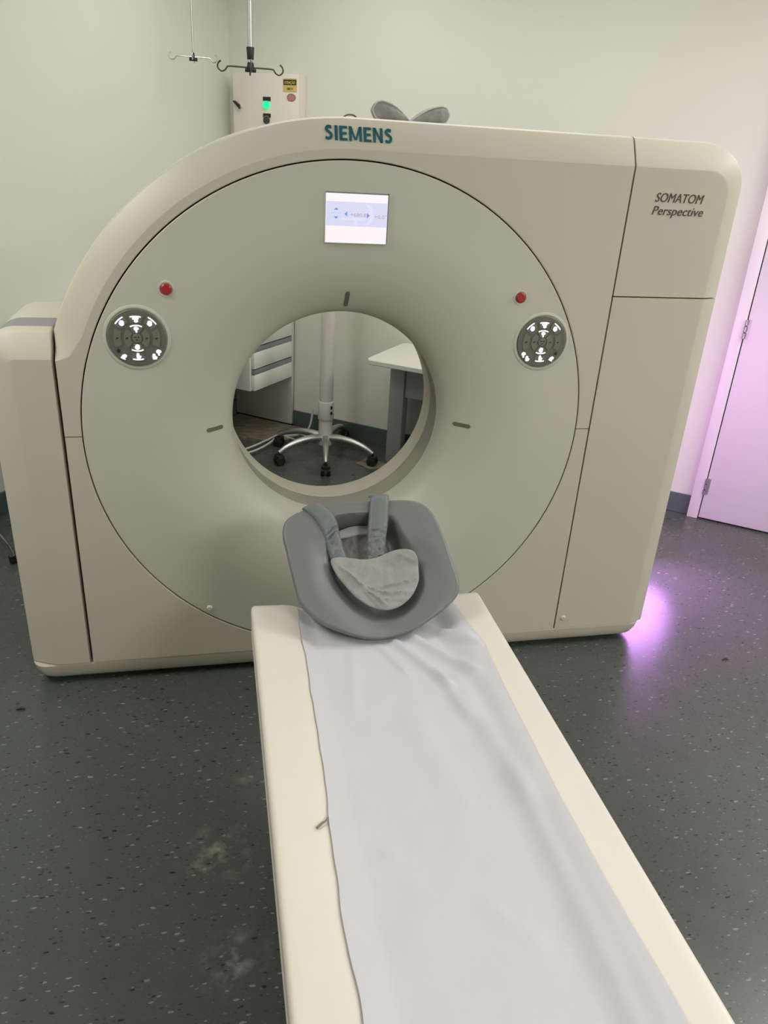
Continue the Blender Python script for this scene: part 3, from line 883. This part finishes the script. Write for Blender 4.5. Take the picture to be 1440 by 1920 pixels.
OUT = [(-0.2385, 0.2909), (-0.2293, 0.3138), (-0.2087, 0.33), (-0.1805, 0.3417), (-0.1321, 0.3541), (-0.0712, 0.3636), (-0.0063, 0.3634), (0.0758, 0.3625), (0.117, 0.3587), (0.1487, 0.3462), (0.1701, 0.3208), (0.182, 0.2893), (0.1946, 0.2363), (0.2049, 0.1717), (0.213, 0.1211), (0.2109, 0.0965), (0.1969, 0.0729), (0.1692, 0.0505), (0.1296, 0.0253), (0.0748, -0.0021), (0.0269, -0.0141), (-0.0193, -0.0184), (-0.0639, -0.0121), (-0.1144, 0.0056), (-0.1605, 0.0298), (-0.1915, 0.0588), (-0.2115, 0.0872), (-0.2181, 0.1228), (-0.2272, 0.1791), (-0.2348, 0.2325), (-0.2397, 0.2617)]
REC = [(-0.113, 0.19), (-0.118, 0.25), (-0.115, 0.295), (-0.100, 0.316), (-0.06, 0.322), (-0.003, 0.323), (0.04, 0.316), (0.058, 0.303), (0.070, 0.275), (0.0954, 0.203), (0.106, 0.16), (0.1037, 0.115), (0.0646, 0.063), (0.0037, 0.043), (-0.0478, 0.062), (-0.0824, 0.095), (-0.108, 0.14)]


def sdf(poly, x, y):
    d = 1e9; inside = False; n = len(poly)
    for i in range(n):
        ax, ay = poly[i]; bx, by = poly[(i + 1) % n]
        ex, ey = bx - ax, by - ay; wx, wy = x - ax, y - ay
        t = max(0, min(1, (wx * ex + wy * ey) / (ex * ex + ey * ey)))
        d = min(d, (wx - ex * t) ** 2 + (wy - ey * t) ** 2)
        if (ay > y) != (by > y) and x < (bx - ax) * (y - ay) / (by - ay) + ax: inside = not inside
    d = math.sqrt(d)
    return -d if inside else d


OUTS = [(p.x, p.y) for p in catmull([(x, y, 0) for x, y in reversed(OUT)], 5, True)]
RECS = [(p.x, p.y) for p in catmull([(x, y, 0) for x, y in REC], 4, True)]


def seat_h(u, v):
    s = sdf(RECS, u, v)
    k = smooth01((v - 0.20) / 0.08)             # 1 at the steep upper end, 0 in the rounded bowl
    w = 0.060 * (1 - k) + 0.018 * k
    D = 0.062 * (1 - k) + 0.085 * k
    h = -D * smooth01((-s + w * 0.35) / w)
    # dished rim
    h -= 0.020 * smooth01(1 - s / 0.075) * (1 - 0.75 * k)
    h -= 0.010 * smooth01(1 - abs(u) / 0.12) * smooth01((0.08 - v) / 0.08)
    return h


SEAT = thing('infant_support_seat', 'moulded grey infant support seat with two padded straps on the table end', 'infant seat', (0, -0.60, 0.60))
cu_, cv_ = -0.008, 0.165
b = bmesh.new(); rings = []; NR = 64
cvert = b.verts.new(sp(cu_, cv_, seat_h(cu_, cv_)))
for k in range(1, NR + 1):
    t = k / NR * 0.972
    rg = []
    for ox, oy in OUTS:
        u = cu_ + (ox - cu_) * t; v = cv_ + (oy - cv_) * t
        rg.append(b.verts.new(sp(u, v, seat_h(u, v))))
    rings.append(rg)
for t, dh in ((0.985, -0.002), (0.995, -0.006), (1.0, -0.012), (0.998, -0.018), (0.985, -0.026), (0.96, -0.040), (0.90, -0.09), (0.84, -0.125), (0.5, -0.13)):
    rg = []
    for ox, oy in OUTS:
        u = cu_ + (ox - cu_) * t; v = cv_ + (oy - cv_) * t
        h = seat_h(ox, oy) * (1 if t > 0.95 else 0.3) + dh
        rg.append(b.verts.new(sp(u, v, h)))
    rings.append(rg)
nn = len(OUTS)
for i in range(nn): b.faces.new((cvert, rings[0][i], rings[0][(i + 1) % nn]))
for a, c in zip(rings, rings[1:]): ring_faces(b, a, c)
b.faces.new(rings[-1])
link('seat_shell', b, M['seat'], SEAT, angle=60)


def pad_mesh(poly, fn_top, thick, center, nr=22, sub=5):
    """soft pad over a polygon in the seat plane"""
    P = [(p.x, p.y) for p in catmull([(x, y, 0) for x, y in poly], sub, True)]
    b = bmesh.new(); n = len(P)
    ct = b.verts.new(sp(center[0], center[1], fn_top(center[0], center[1], 0.0))); cb = b.verts.new(sp(center[0], center[1], fn_top(center[0], center[1], 0.0) - thick))
    T_, B_ = [], []
    for k in range(1, nr + 1):
        t = k / nr; tt = 1 - (1 - t) ** 1.3
        e = math.sqrt(max(0, 1 - tt ** 5))
        rt, rb = [], []
        for ox, oy in P:
            u = center[0] + (ox - center[0]) * tt; v = center[1] + (oy - center[1]) * tt
            hm = fn_top(u, v, tt)
            rt.append(b.verts.new(sp(u, v, hm - thick * 0.5 * (1 - e))))
            rb.append(b.verts.new(sp(u, v, hm - thick + thick * 0.5 * (1 - e))) if k < nr else rt[-1])
        T_.append(rt); B_.append(rb)
    for i in range(n):
        j = (i + 1) % n
        b.faces.new((ct, T_[0][i], T_[0][j])); b.faces.new((cb, B_[0][j], B_[0][i]))
    for k in range(nr - 1):
        ring_faces(b, T_[k], T_[k + 1])
        if k < nr - 2: ring_faces(b, list(reversed(B_[k])), list(reversed(B_[k + 1])))
    a_, c_ = B_[nr - 2], T_[nr - 1]
    ring_faces(b, list(reversed(a_)), list(reversed(c_)))
    return b


CU = [(-0.1219, 0.1934), (-0.1055, 0.2028), (-0.0707, 0.1989), (-0.0359, 0.1929), (0.0003, 0.1972), (0.0335, 0.208), (0.0663, 0.2118), (0.0937, 0.2048), (0.1072, 0.1851), (0.1079, 0.1557), (0.1025, 0.123), (0.0815, 0.0876), (0.0548, 0.0652), (0.0259, 0.0532), (-0.0013, 0.0531), (-0.0347, 0.0652), (-0.0665, 0.091), (-0.0936, 0.1267), (-0.1135, 0.1602)]


def crease(u, v):
    h = 0.0015 * noise.noise((u * 40, v * 40, 2)) + 0.0008 * noise.noise((u * 110, v * 110, 5))
    for (p, q, w, a) in (((-0.10, 0.175), (0.01, 0.062), 0.0035, 0.0032), ((-0.085, 0.165), (-0.01, 0.06), 0.003, 0.002), ((-0.02, 0.112), (0.10, 0.13), 0.003, 0.0025),
                         ((0.0, 0.10), (0.085, 0.095), 0.003, 0.0025), ((-0.03, 0.085), (0.07, 0.075), 0.003, 0.0018), ((0.055, 0.20), (0.10, 0.175), 0.003, 0.0015),
                         ((-0.055, 0.125), (0.03, 0.092), 0.003, 0.002)):
        h += ridge(u, v, p, q, w * 0.85, a * 2.6)
    return h


link('chest_pad', pad_mesh(CU, lambda u, v, t: 0.006 - 0.012 * (1 - t * t) + 0.018 * smooth01((v - 0.16) / 0.05) * smooth01((u - 0.0) / 0.1) + crease(u, v), 0.020, (-0.005, 0.13)), M['cloth'], SEAT, angle=60)
BP = [(-0.085, 0.19), (-0.093, 0.27), (-0.075, 0.296), (-0.02, 0.302), (0.03, 0.292), (0.045, 0.26), (0.05, 0.19), (-0.02, 0.175)]
link('back_pad', pad_mesh(BP, lambda u, v, t: -0.070 + 0.007 * noise.noise((u * 35, v * 35, 9)) + 0.005 * noise.noise((u * 80, v * 60, 4)), 0.018, (-0.02, 0.24)), M['cloth_dim'], SEAT, angle=60)
HP = [(-0.092, 0.298), (-0.05, 0.314), (0.0, 0.315), (0.03, 0.308), (0.032, 0.288), (-0.02, 0.288), (-0.088, 0.280)]
link('head_pad', pad_mesh(HP, lambda u, v, t: -0.060 + 0.002 * noise.noise((u * 40, v * 40, 6)), 0.014, (-0.03, 0.302), nr=10), M['cloth_pale'], SEAT, angle=60)


def strap(Lp, Rp, hs, th):
    n_ = 40
    Lc = catmull([(x, y, 0) for x, y in Lp], 12); Rc = catmull([(x, y, 0) for x, y in Rp], 12); Hc = catmull([(h, 0, 0) for h in hs], 12)
    at_ = lambda Cc, t: Cc[min(len(Cc) - 1, int(t * (len(Cc) - 1) + 0.5))]
    b = bmesh.new(); rings = []
    for k in range(n_ + 1):
        t = k / n_; l, r_, h = at_(Lc, t), at_(Rc, t), at_(Hc, t).x
        rg = []
        for i in range(9):
            s = i / 8; p = l.lerp(r_, s); dome = math.sqrt(max(0, 1 - (2 * s - 1) ** 4))
            wr = 0.0036 * math.sin(k * 1.9 + 3 * s + 2 * noise.noise((k * 0.3, s * 2, 1))) * smooth01((t - 0.45) / 0.2)
            rg.append(sp(p.x, p.y, h + th * (0.35 + 0.65 * dome) + wr * dome))
        for i in range(8, -1, -1):
            s = i / 8; p = l.lerp(r_, s); rg.append(sp(p.x, p.y, h - 0.002))
        rings.append(rg)
    loft(b, rings, True, True)
    return b


st = strap([(-0.176, 0.352), (-0.183, 0.3435), (-0.1518, 0.3083), (-0.1321, 0.2649), (-0.127, 0.2353), (-0.114, 0.19)],
           [(-0.136, 0.366), (-0.1397, 0.3575), (-0.1120, 0.337), (-0.0950, 0.306), (-0.0880, 0.263), (-0.070, 0.185)],
           [-0.035, -0.003, -0.003, -0.008, -0.018, -0.030], 0.010)
link('strap', st, M['strap'], SEAT, angle=60)
st = strap([(0.004, 0.385), (0.001, 0.366), (-0.0100, 0.30), (-0.0180, 0.245), (-0.0230, 0.185)],
           [(0.055, 0.385), (0.053, 0.366), (0.0440, 0.30), (0.0330, 0.25), (0.0260, 0.185)],
           [-0.030, 0.0, -0.008, -0.016, -0.034], 0.010)
link('strap', st, M['strap'], SEAT, angle=60)

# ------------------------------------------------------------------ pads on top of the gantry
HC = thing('head_cushion', 'pair of grey cloth covered leaf shaped pads lying on top of the gantry', 'cushion', (0.21, 0.30, 1.785))


PROF_T = [(0, 0.06), (0.1, 0.22), (0.25, 0.50), (0.4, 0.72), (0.55, 0.88), (0.7, 0.97), (0.8, 1.0), (0.9, 0.95), (0.96, 0.84), (1.0, 0.62)]
PROF_B = [(0, 0.0), (0.7, 0.0), (0.85, 0.03), (0.94, 0.12), (1.0, 0.40)]


def lerp_tab(tab, t):
    for (a, va), (c, vc) in zip(tab, tab[1:]):
        if t <= c: return va + (vc - va) * (t - a) / (c - a)
    return tab[-1][1]


def leaf_pad(tip, end, height, y0, y1):
    """leaf shaped pad standing on its long edge; tip and end are (x, z) at the base"""
    b = bmesh.new(); rings = []; K = 40; front = []
    for k in range(K + 1):
        t = k / K
        cx = tip[0] + (end[0] - tip[0]) * t; zb = tip[1] + (end[1] - tip[1]) * t
        zt_ = zb + height * lerp_tab(PROF_T, t); zl = zb + height * lerp_tab(PROF_B, t)
        zm, hh = (zt_ + zl) / 2, (zt_ - zl) / 2
        env = 0.45 + 0.55 * math.sin(PI * (0.15 + 0.7 * t)); rg = []
        for i in range(20):
            a = 2 * PI * i / 20; ca, sa = math.cos(a), math.sin(a)
            # front side (towards -Y) is slightly hollow inside its rim
            yy = (y0 + y1) / 2 + (y1 - y0) / 2 * math.copysign(abs(ca) ** 0.5, ca) * env
            if ca < 0: yy += 0.006 * abs(ca)
            zz = zm + hh * math.copysign(abs(sa) ** 0.8, sa)
            w = 0.0022 * noise.noise((cx * 45, yy * 45, zz * 45))
            rg.append((cx, yy + w, max(zz + w * 0.6, 1.7853)))
        rings.append(rg)
        yf = (y0 + y1) / 2 - (y1 - y0) / 2 * env
        front.append(((cx, yf + 0.012, zt_ - 0.001), (cx, yf + 0.012, max(zl + 0.002, 1.7875))))
    loft(b, rings, True, True)
    p = bmesh.new()
    path = [f[0] for f in front] + [((front[-1][0][0] + (end[0] - tip[0]) * 0.02), front[-1][0][1], (front[-1][0][2] + front[-1][1][2]) / 2)] + [f[1] for f in reversed(front)]
    tube(p, path, 0.0026, 6)
    return b, p


for tip, end, hgt, y0, y1 in (((0.214, 1.786), (0.098, 1.7865), 0.055, 0.25, 0.34), ((0.206, 1.786), (0.328, 1.7865), 0.051, 0.235, 0.32)):
    b, p = leaf_pad(tip, end, hgt, y0, y1)
    pd = link('pad', b, M['cloth_dim'], HC, angle=70)
    link('piping', p, M['cloth_pale'], pd)

# ------------------------------------------------------------------ hanging drip hooks
def drip_hanger(name, label, px_pos, rod_r, scale, top_z, yaw, dark, grip):
    x, y, z = px_pos
    R_ = thing(name, label, 'hook', (x, y, z), 0, 'drip hangers hanging from the ceiling')
    ax = Vector((math.cos(yaw), math.sin(yaw), 0)); ay = Vector((-ax.y, ax.x, 0)); o = Vector((x, y, z))
    b = bmesh.new(); cyl(b, o + Vector((0, 0, 0.02)), (x, y, top_z), rod_r, n=16); link('rod', b, M['alu'], R_)
    if grip:
        b = bmesh.new(); cyl(b, o + Vector((0, 0, 0.030)), o + Vector((0, 0, 0.078)), rod_r * 1.25, rod_r * 1.5, 20, bev=0.002)
        link('grip', b, M['black'], R_)
    b = bmesh.new(); cyl(b, o + Vector((0, 0, -0.014)), o + Vector((0, 0, 0.020)), rod_r * 1.55, rod_r * 1.2, 20, bev=0.003)
    box(b, o + Vector((0, 0, -0.010)), (0.05 * scale, 0.02, 0.016), Matrix.Rotation(yaw, 3, 'Z'), 0.003)
    link('hub', b, M['black'], R_)
    for d, off in ((ax, 0), (-ax, 0), (ay, 1), (-ay, 1)):
        L = 0.135 * scale
        pts = [o, o + d * (L * 0.68), o + d * (L * 0.78) + Vector((0, 0, -0.006)), o + d * (L * 0.84) + Vector((0, 0, -0.016 * scale)),
               o + d * (L * 0.96) + Vector((0, 0, -0.021 * scale)), o + d * (L * 1.07) + Vector((0, 0, -0.009 * scale)),
               o + d * (L * 1.06) + Vector((0, 0, 0.008 * scale)), o + d * (L * 0.97) + Vector((0, 0, 0.020 * scale))]
        b = bmesh.new(); tube(b, catmull(pts, 6), 0.0037 if dark else 0.0027, 8)
        link('hook_arm', b, M['dark_metal'] if dark else M['chrome'], R_)


drip_hanger('drip_hanger', 'drip hanger on thick ceiling rod with black grip, in front of the metal box', (-0.195, 1.64, 2.000), 0.0115, 0.97, 2.8, -0.03, True, True)
drip_hanger('drip_hanger', 'thin drip hanger with slim steel hooks hanging in front of the left wall', (-0.445, 2.34, 2.078), 0.0055, 0.82, 2.8, -0.03, False, False)

# ------------------------------------------------------------------ electrical box on the rear wall
bs0 = (Vector((-0.23, 2.915, 0)) - CORNER).dot(WD); bs1 = (Vector((0.148, 2.62, 0)) - CORNER).dot(WD)
BS0, BS1, BZ0, BZ1, BD = 0.090, 0.528, 1.42, 2.055, 0.10
EB = thing('electrical_box', 'cream metal electrical cabinet with a green lamp on the wall behind the gantry', 'electrical box', rp((BS0 + BS1) / 2, 0, BZ0))
b = bmesh.new(); box(b, rp((BS0 + BS1) / 2, 0.036, (BZ0 + BZ1) / 2), (BS1 - BS0 - 0.008, 0.071, BZ1 - BZ0 - 0.008), WROT, 0.003); link('cabinet_body', b, M['box_paint'], EB)
b = bmesh.new(); box(b, rp((BS0 + BS1) / 2, 0.082, (BZ0 + BZ1) / 2), (BS1 - BS0, 0.02, BZ1 - BZ0), WROT, 0.004)
bdoor = link('cabinet_door', b, M['box_paint'], EB)
FQ = 0.093


def bp_(s, z, d=0.0): return rp(BS0 + s, FQ + d, z)


BW = BS1 - BS0
b = bmesh.new()
hs = [bp_(0.055, 1.885, 0), bp_(0.098, 1.860, 0)]
cyl(b, bp_(0.048, 1.893, -0.002), bp_(0.048, 1.893, 0.012), 0.015, n=20)
link('latch_plate', b, M['box_paint'], bdoor)
b = bmesh.new()
P0, P1, P2, P3 = (0.012, 1.912), (0.026, 1.914), (0.060, 1.893), (0.058, 1.872)
f = [b.verts.new(bp_(s, z, 0.024)) for s, z in (P0, P1, P2, P3)]; k = [b.verts.new(bp_(s, z, 0.010)) for s, z in (P0, P1, P2, P3)]
b.faces.new(f); b.faces.new(list(reversed(k))); ring_faces(b, f, k)
link('latch_handle', b, M['black'], bdoor, smooth=False)
SL = 0.232
for z in (1.929, 1.846):
    b = bmesh.new(); box(b, bp_(SL, z, 0.001), (0.050, 0.003, 0.020), WROT); link('name_plate', b, M['black'], bdoor, smooth=False)
for z, m_, nm in ((1.899, 'green_lamp', 'green_lamp'), (1.822, 'green_glass', 'unlit_lamp')):
    b = bmesh.new(); cyl(b, bp_(SL, z, -0.002), bp_(SL, z, 0.012), 0.020, n=28, bev=0.003); link(nm, b, M[m_], bdoor)
    if m_ != 'green_lamp':
        b = bmesh.new(); cyl(b, bp_(SL, z, -0.002), bp_(SL, z, 0.006), 0.022, n=28); link('lamp_collar', b, M['alu'], bdoor)
b = bmesh.new(); box(b, bp_(0.385, 2.000, 0.0008), (0.088, 0.0016, 0.064), WROT); stk = link('warning_sticker', b, M['yellow'], bdoor, smooth=False)


def wall_text(body, s0, s1, z0, h, d, m_, parent, bold=0.0):
    t = text_bm(body, bold=bold, extrude=0.02)
    fit_text(t, s0, s1, z0, h, lambda x, z, e: tuple(bp_(x, z, d + (0.0006 if e > 0 else 0))))
    link('lettering', t, m_, EB, smooth=False)


b = bmesh.new(); box(b, bp_(0.385, 2.013, 0.0021), (0.082, 0.0012, 0.026), WROT); link('sticker_header', b, M['black_ink'], EB, smooth=False)
wall_text('ATEN\u00c7\u00c3O', 0.350, 0.420, 2.002, 0.020, 0.0032, M['yellow'], EB, 0.02)
wall_text('380 V', 0.366, 0.404, 1.976, 0.012, 0.0018, M['black_ink'], EB, 0.02)
b = bmesh.new()
rr1 = [bp_(0.394 + 0.029 * math.cos(2 * PI * i / 32), 1.940 + 0.0195 * math.sin(2 * PI * i / 32), 0.0014) for i in range(32)]
rr0 = [bp_(0.394 + 0.029 * math.cos(2 * PI * i / 32), 1.940 + 0.0195 * math.sin(2 * PI * i / 32), -0.0005) for i in range(32)]
loft(b, [rr0, rr1], True, True); link('oval_sticker', b, M['red_sticker'], bdoor, smooth=False)
b = bmesh.new()
for k in range(3): box(b, bp_(0.394, 1.947 - k * 0.007, 0.0018), (0.034 - 0.004 * (k != 1), 0.0008, 0.0018), WROT)
link('sticker_lines', b, M['pale_ink'], bdoor, smooth=False)

# ------------------------------------------------------------------ wheeled stand seen through the bore
PC = Vector((0.24, 2.09, 0))
IS = thing('wheeled_stand', 'pale enamel column stand on five curved chrome legs with black castors', 'stand', PC)
b = bmesh.new(); cyl(b, PC + Vector((0, 0, 0.09)), PC + Vector((0, 0, 1.32)), 0.041, n=32); link('column', b, M['stand'], IS)
b = bmesh.new(); cyl(b, PC + Vector((0, 0, 0.235)), PC + Vector((0, 0, 0.345)), 0.0475, n=32, bev=0.003)
cl = link('collar', b, M['stand'], IS)
for z in (0.282, 0.316):
    b = bmesh.new(); box(b, PC + Vector((0.026, -0.042, z)), (0.012, 0.008, 0.018), None, 0.001); link('collar_slot', b, M['black'], cl)
b = bmesh.new(); cyl(b, PC + Vector((0, 0, 0.075)), PC + Vector((0, 0, 0.14)), 0.046, 0.043, n=28, bev=0.004); link('hub', b, M['stand'], IS)
b = bmesh.new(); box(b, PC + Vector((0.02, 0, 1.44)), (0.22, 0.16, 0.28), None, 0.03); link('head', b, M['stand'], IS)
hb = bmesh.new()
HK = Vector((0.330, 2.09, 1.860))
tube(hb, catmull([PC + Vector((0.06, 0, 1.55)), (0.285, 2.09, 1.72), (0.290, 2.09, 1.83), (0.305, 2.09, 1.855), HK, (0.352, 2.09, 1.855), (0.366, 2.09, 1.838), (0.366, 2.09, 1.81)], 6), 0.004, 8)
link('hook', hb, M['dark_metal'], IS)
for ang in (-97, -36, -155, 60, 146):
    a = math.radians(ang); d = Vector((math.cos(a), math.sin(a), 0))
    b = bmesh.new(); pts = [PC + d * r + Vector((0, 0, z)) for r, z in ((0.02, 0.118), (0.09, 0.128), (0.18, 0.124), (0.265, 0.103), (0.320, 0.076))]
    path = catmull(pts, 5); tube(b, path, [0.024 - 0.010 * i / len(path) for i in range(len(path))], 12)
    lg = link('leg', b, M['alu'], IS)
    b = bmesh.new(); c = PC + d * 0.318; side = Vector((-d.y, d.x, 0))
    for s in (-1, 1): cyl(b, c + side * (0.006 * s) + Vector((0, 0, 0.028)), c + side * (0.028 * s) + Vector((0, 0, 0.028)), 0.028, n=20, bev=0.004)
    box(b, c + Vector((0, 0, 0.050)), (0.046, 0.050, 0.026), Matrix.Rotation(a, 3, 'Z'), 0.006)
    cyl(b, c + Vector((0, 0, 0.05)), c + Vector((0, 0, 0.075)), 0.008, n=12)
    link('castor', b, M['black'], lg)

# ------------------------------------------------------------------ drawer desk along the left wall
CQ = 0.46       # front face, distance out from the left wall
cs = lambda P: ((Vector(P) - CORNER).dot(WD), -(Vector(P) - CORNER).dot(WN))
q_far = 0.026; q_near = cs((-0.179, 2.289, 0))[1]
DK = thing('drawer_desk', 'white desk with hanging drawers along the left wall seen through the bore', 'desk', rp(CQ / 2, (q_far + q_near) / 2, 0))
b = bmesh.new(); box(b, rp(CQ / 2 + 0.008, q_far + 0.011 - 0.012, 0.385), (CQ - 0.016, 0.022, 0.73), WROT, 0.002); link('end_panel', b, M['furn_olive'], DK)
b = bmesh.new(); box(b, rp(CQ / 2 + 0.008, q_far - 0.001, 0.011), (CQ - 0.03, 0.018, 0.018), WROT); link('panel_gap_shade', b, M['black'], DK, smooth=False)  # black strip standing in for the shadowed gap under the end panel
b = bmesh.new(); box(b, rp(CQ / 2 + 0.01, q_far + 0.86, 0.765), (CQ, 1.75, 0.028), WROT, 0.004); link('desk_top', b, M['furn_white'], DK)
b = bmesh.new(); box(b, rp(CQ / 2 + 0.008, q_far + 1.70, 0.375), (CQ - 0.016, 0.022, 0.75), WROT, 0.002); link('end_panel', b, M['furn_olive'], DK)
qn = q_near
b = bmesh.new()
box(b, rp(CQ / 2 - 0.004, (q_far + qn) / 2 + 0.006, 0.545), (CQ - 0.040, qn - q_far - 0.004, 0.405), WROT, 0.002); link('drawer_case', b, M['furn_white'], DK)
for z0, z1 in ((0.345, 0.440), (0.478, 0.575), (0.613, 0.74)):
    b = bmesh.new(); box(b, rp(CQ - 0.011, (q_far + qn) / 2, (z0 + z1) / 2), (0.022, qn - q_far - 0.022, z1 - z0), WROT, 0.002)
    dr = link('drawer', b, M['furn_white'], DK)
    if z0 < 0.6:
        b = bmesh.new(); box(b, rp(CQ - 0.013, (q_far + qn) / 2, z1 + 0.016), (0.02, qn - q_far - 0.022, 0.030), WROT, 0.001)
        link('pull_strip', b, M['strip_grey'], dr)

# ------------------------------------------------------------------ grey and white desk on the right behind the bore
DZ = 0.68
A0 = Vector((0.385, 1.78, 0))
BD_ = thing('side_desk', 'white topped desk with grey legs standing behind the right side of the bore', 'desk', (0.9, 1.75, 0))
ds0, dq0 = cs((0.400, 1.765, 0))
b = bmesh.new()
oc = []
for cx, cy, a0 in ((ds0 + 0.03, dq0 - 0.03, PI / 2), (ds0 + 1.0 - 0.03, dq0 - 0.03, 0), (ds0 + 1.0 - 0.01, dq0 - 0.62, -PI / 2), (ds0 + 0.01, dq0 - 0.62, PI)):
    pass
def rrect(s0, s1, q0, q1, r, z):
    pts = []
    for cx, cy, a0 in ((s1 - r, q1 - r, 0), (s0 + r, q1 - r, PI / 2), (s0 + r, q0 + r, PI), (s1 - r, q0 + r, 1.5 * PI)):
        for i in range(7):
            a = a0 + PI / 2 * i / 6; pts.append(rp(cx + r * math.cos(a), cy + r * math.sin(a), z))
    return pts
s0_, s1_, q0_, q1_ = ds0, ds0 + 0.95, dq0 - 0.50, dq0
loft(b, [rrect(s0_ + 0.003, s1_ - 0.003, q0_ + 0.003, q1_ - 0.003, 0.035, DZ), rrect(s0_, s1_, q0_, q1_, 0.038, DZ - 0.004), rrect(s0_, s1_, q0_, q1_, 0.038, DZ - 0.024), rrect(s0_ + 0.003, s1_ - 0.003, q0_ + 0.003, q1_ - 0.003, 0.035, DZ - 0.028)], True, True)
link('desk_top', b, M['desk_white'], BD_)
fs, fq = cs((0.589, 1.959, 0))
for s in (fs, s1_ - 0.16):
    b = bmesh.new(); box(b, rp(s + 0.045, fq - 0.012, (DZ - 0.028) / 2), (0.09, 0.024, DZ - 0.028), WROT, 0.002)
    box(b, rp(s + 0.012, fq - 0.125, (DZ - 0.028) / 2), (0.024, 0.20, DZ - 0.028), WROT, 0.002)
    link('leg', b, M['furn_grey'], BD_)
b = bmesh.new(); box(b, rp((fs + s1_ - 0.16) / 2 + 0.05, fq - 0.02, 0.535), (s1_ - 0.16 - fs - 0.09, 0.018, 0.23), WROT, 0.002); link('modesty_panel', b, M['furn_grey'], BD_)

# ------------------------------------------------------------------ floor mats, cables, stool, scraps
def slab(name, pts, z0, z1, m_, label, cat, group=None):
    b = bmesh.new(); loft(b, [[(x, y, z0) for x, y in pts], [(x, y, z1) for x, y in pts]], True, True)
    c = (sum(p[0] for p in pts) / len(pts), sum(p[1] for p in pts) / len(pts), z0)
    return single(name, b, m_, label, cat, c, smooth=False)


def rpx(s, q): p = rp(s, q); return (p.x, p.y)


mc = cs((-0.016, 2.286, 0))
slab('floor_mat', [rpx(0.05, q_far + 0.03), rpx(mc[0] + 0.06, q_far + 0.03), rpx(mc[0], mc[1]), rpx(mc[0] - 0.03, mc[1] + 0.02), rpx(0.05, mc[1] + 0.10)], 0.0, 0.02, M['woodprint'],
     'brown wood grain printed mat on the floor below the white drawers', 'mat')
slab('floor_mat', [(0.405, 1.945), (0.47, 1.845), (0.58, 1.86), (0.585, 1.93), (0.50, 2.03)], 0.0, 0.004, M['woodprint'],
     'small brown wood grain printed scrap under the right castor of the stand', 'mat')
CB = thing('power_cable', 'loose pale grey cables lying over the brown mat beside the stand', 'cable', (-0.1, 2.3, 0.0))
for pts in ([(-0.36, 2.06, 0.030), (-0.22, 2.16, 0.03), (-0.10, 2.29, 0.03), (-0.02, 2.38, 0.03), (0.06, 2.40, 0.02), (0.14, 2.42, 0.03), (0.19, 2.46, 0.06), (0.215, 2.50, 0.16)],
            [(-0.36, 2.02, 0.030), (-0.20, 2.10, 0.03), (-0.08, 2.25, 0.03), (0.0, 2.42, 0.03), (0.08, 2.46, 0.02), (0.16, 2.36, 0.03), (0.22, 2.38, 0.03)],
            [(-0.01, 2.44, 0.026), (0.06, 2.34, 0.02), (0.12, 2.31, 0.02), (0.17, 2.36, 0.012), (0.20, 2.44, 0.012), (0.12, 2.47, 0.012)]):
    b = bmesh.new(); tube(b, catmull(pts, 8), 0.0065, 8); link('cable', b, M['cable'], CB)

ST = thing('stool', 'stool with curved chrome tube legs and black feet beside the left wall', 'stool', (-1.60, 0.79, 0))
sc_ = Vector((-1.60, 0.79, 0))
b = bmesh.new(); cyl(b, sc_ + Vector((0, 0, 0.41)), sc_ + Vector((0, 0, 0.46)), 0.16, n=40, bev=0.015); link('seat', b, M['seat_vinyl'], ST)
for ang in (18.7, 108.7, 198.7 - 8, 288.7):
    a = math.radians(ang); d = Vector((math.cos(a), math.sin(a), 0))
    rf = 0.337 if ang < 100 or ang > 250 else 0.22
    b = bmesh.new(); pts = [sc_ + d * r + Vector((0, 0, z)) for r, z in ((0.06, 0.405), (0.10, 0.36), (rf * 0.62, 0.27), (rf * 0.86, 0.15), (rf * 0.97, 0.07), (rf, 0.02))]
    tube(b, catmull(pts, 6), 0.012, 12); lg = link('leg', b, M['chrome'], ST)
    b = bmesh.new(); cyl(b, sc_ + d * rf + Vector((0, 0, 0.0)), sc_ + d * rf * 0.99 + Vector((0, 0, 0.035)), 0.016, 0.0145, 14); link('rubber_foot', b, M['black'], lg)

b = bmesh.new()
tube(b, catmull([(-1.068, -0.112, 0.0045), (-1.052, -0.108, 0.006), (-1.040, -0.113, 0.0045)], 6), [0.002, 0.003, 0.004, 0.0045, 0.0045, 0.0045, 0.0045, 0.0045, 0.004, 0.004, 0.003, 0.003, 0.002], 8)
single('scrap', b, M['debris'], 'small brown scrap lying on the floor left of the gantry', 'scrap', (-1.053, -0.11, 0.0))
b = bmesh.new()
tube(b, catmull([(1.478, -0.168, 0.0035), (1.490, -0.163, 0.0045), (1.502, -0.170, 0.0035)], 6), [0.002, 0.003, 0.003, 0.003, 0.003, 0.0035, 0.0035, 0.0035, 0.003, 0.003, 0.003, 0.002, 0.002], 8)
single('scrap', b, M['debris'], 'tiny dark scrap on the purple lit floor right of the gantry', 'scrap', (1.49, -0.167, 0.0))
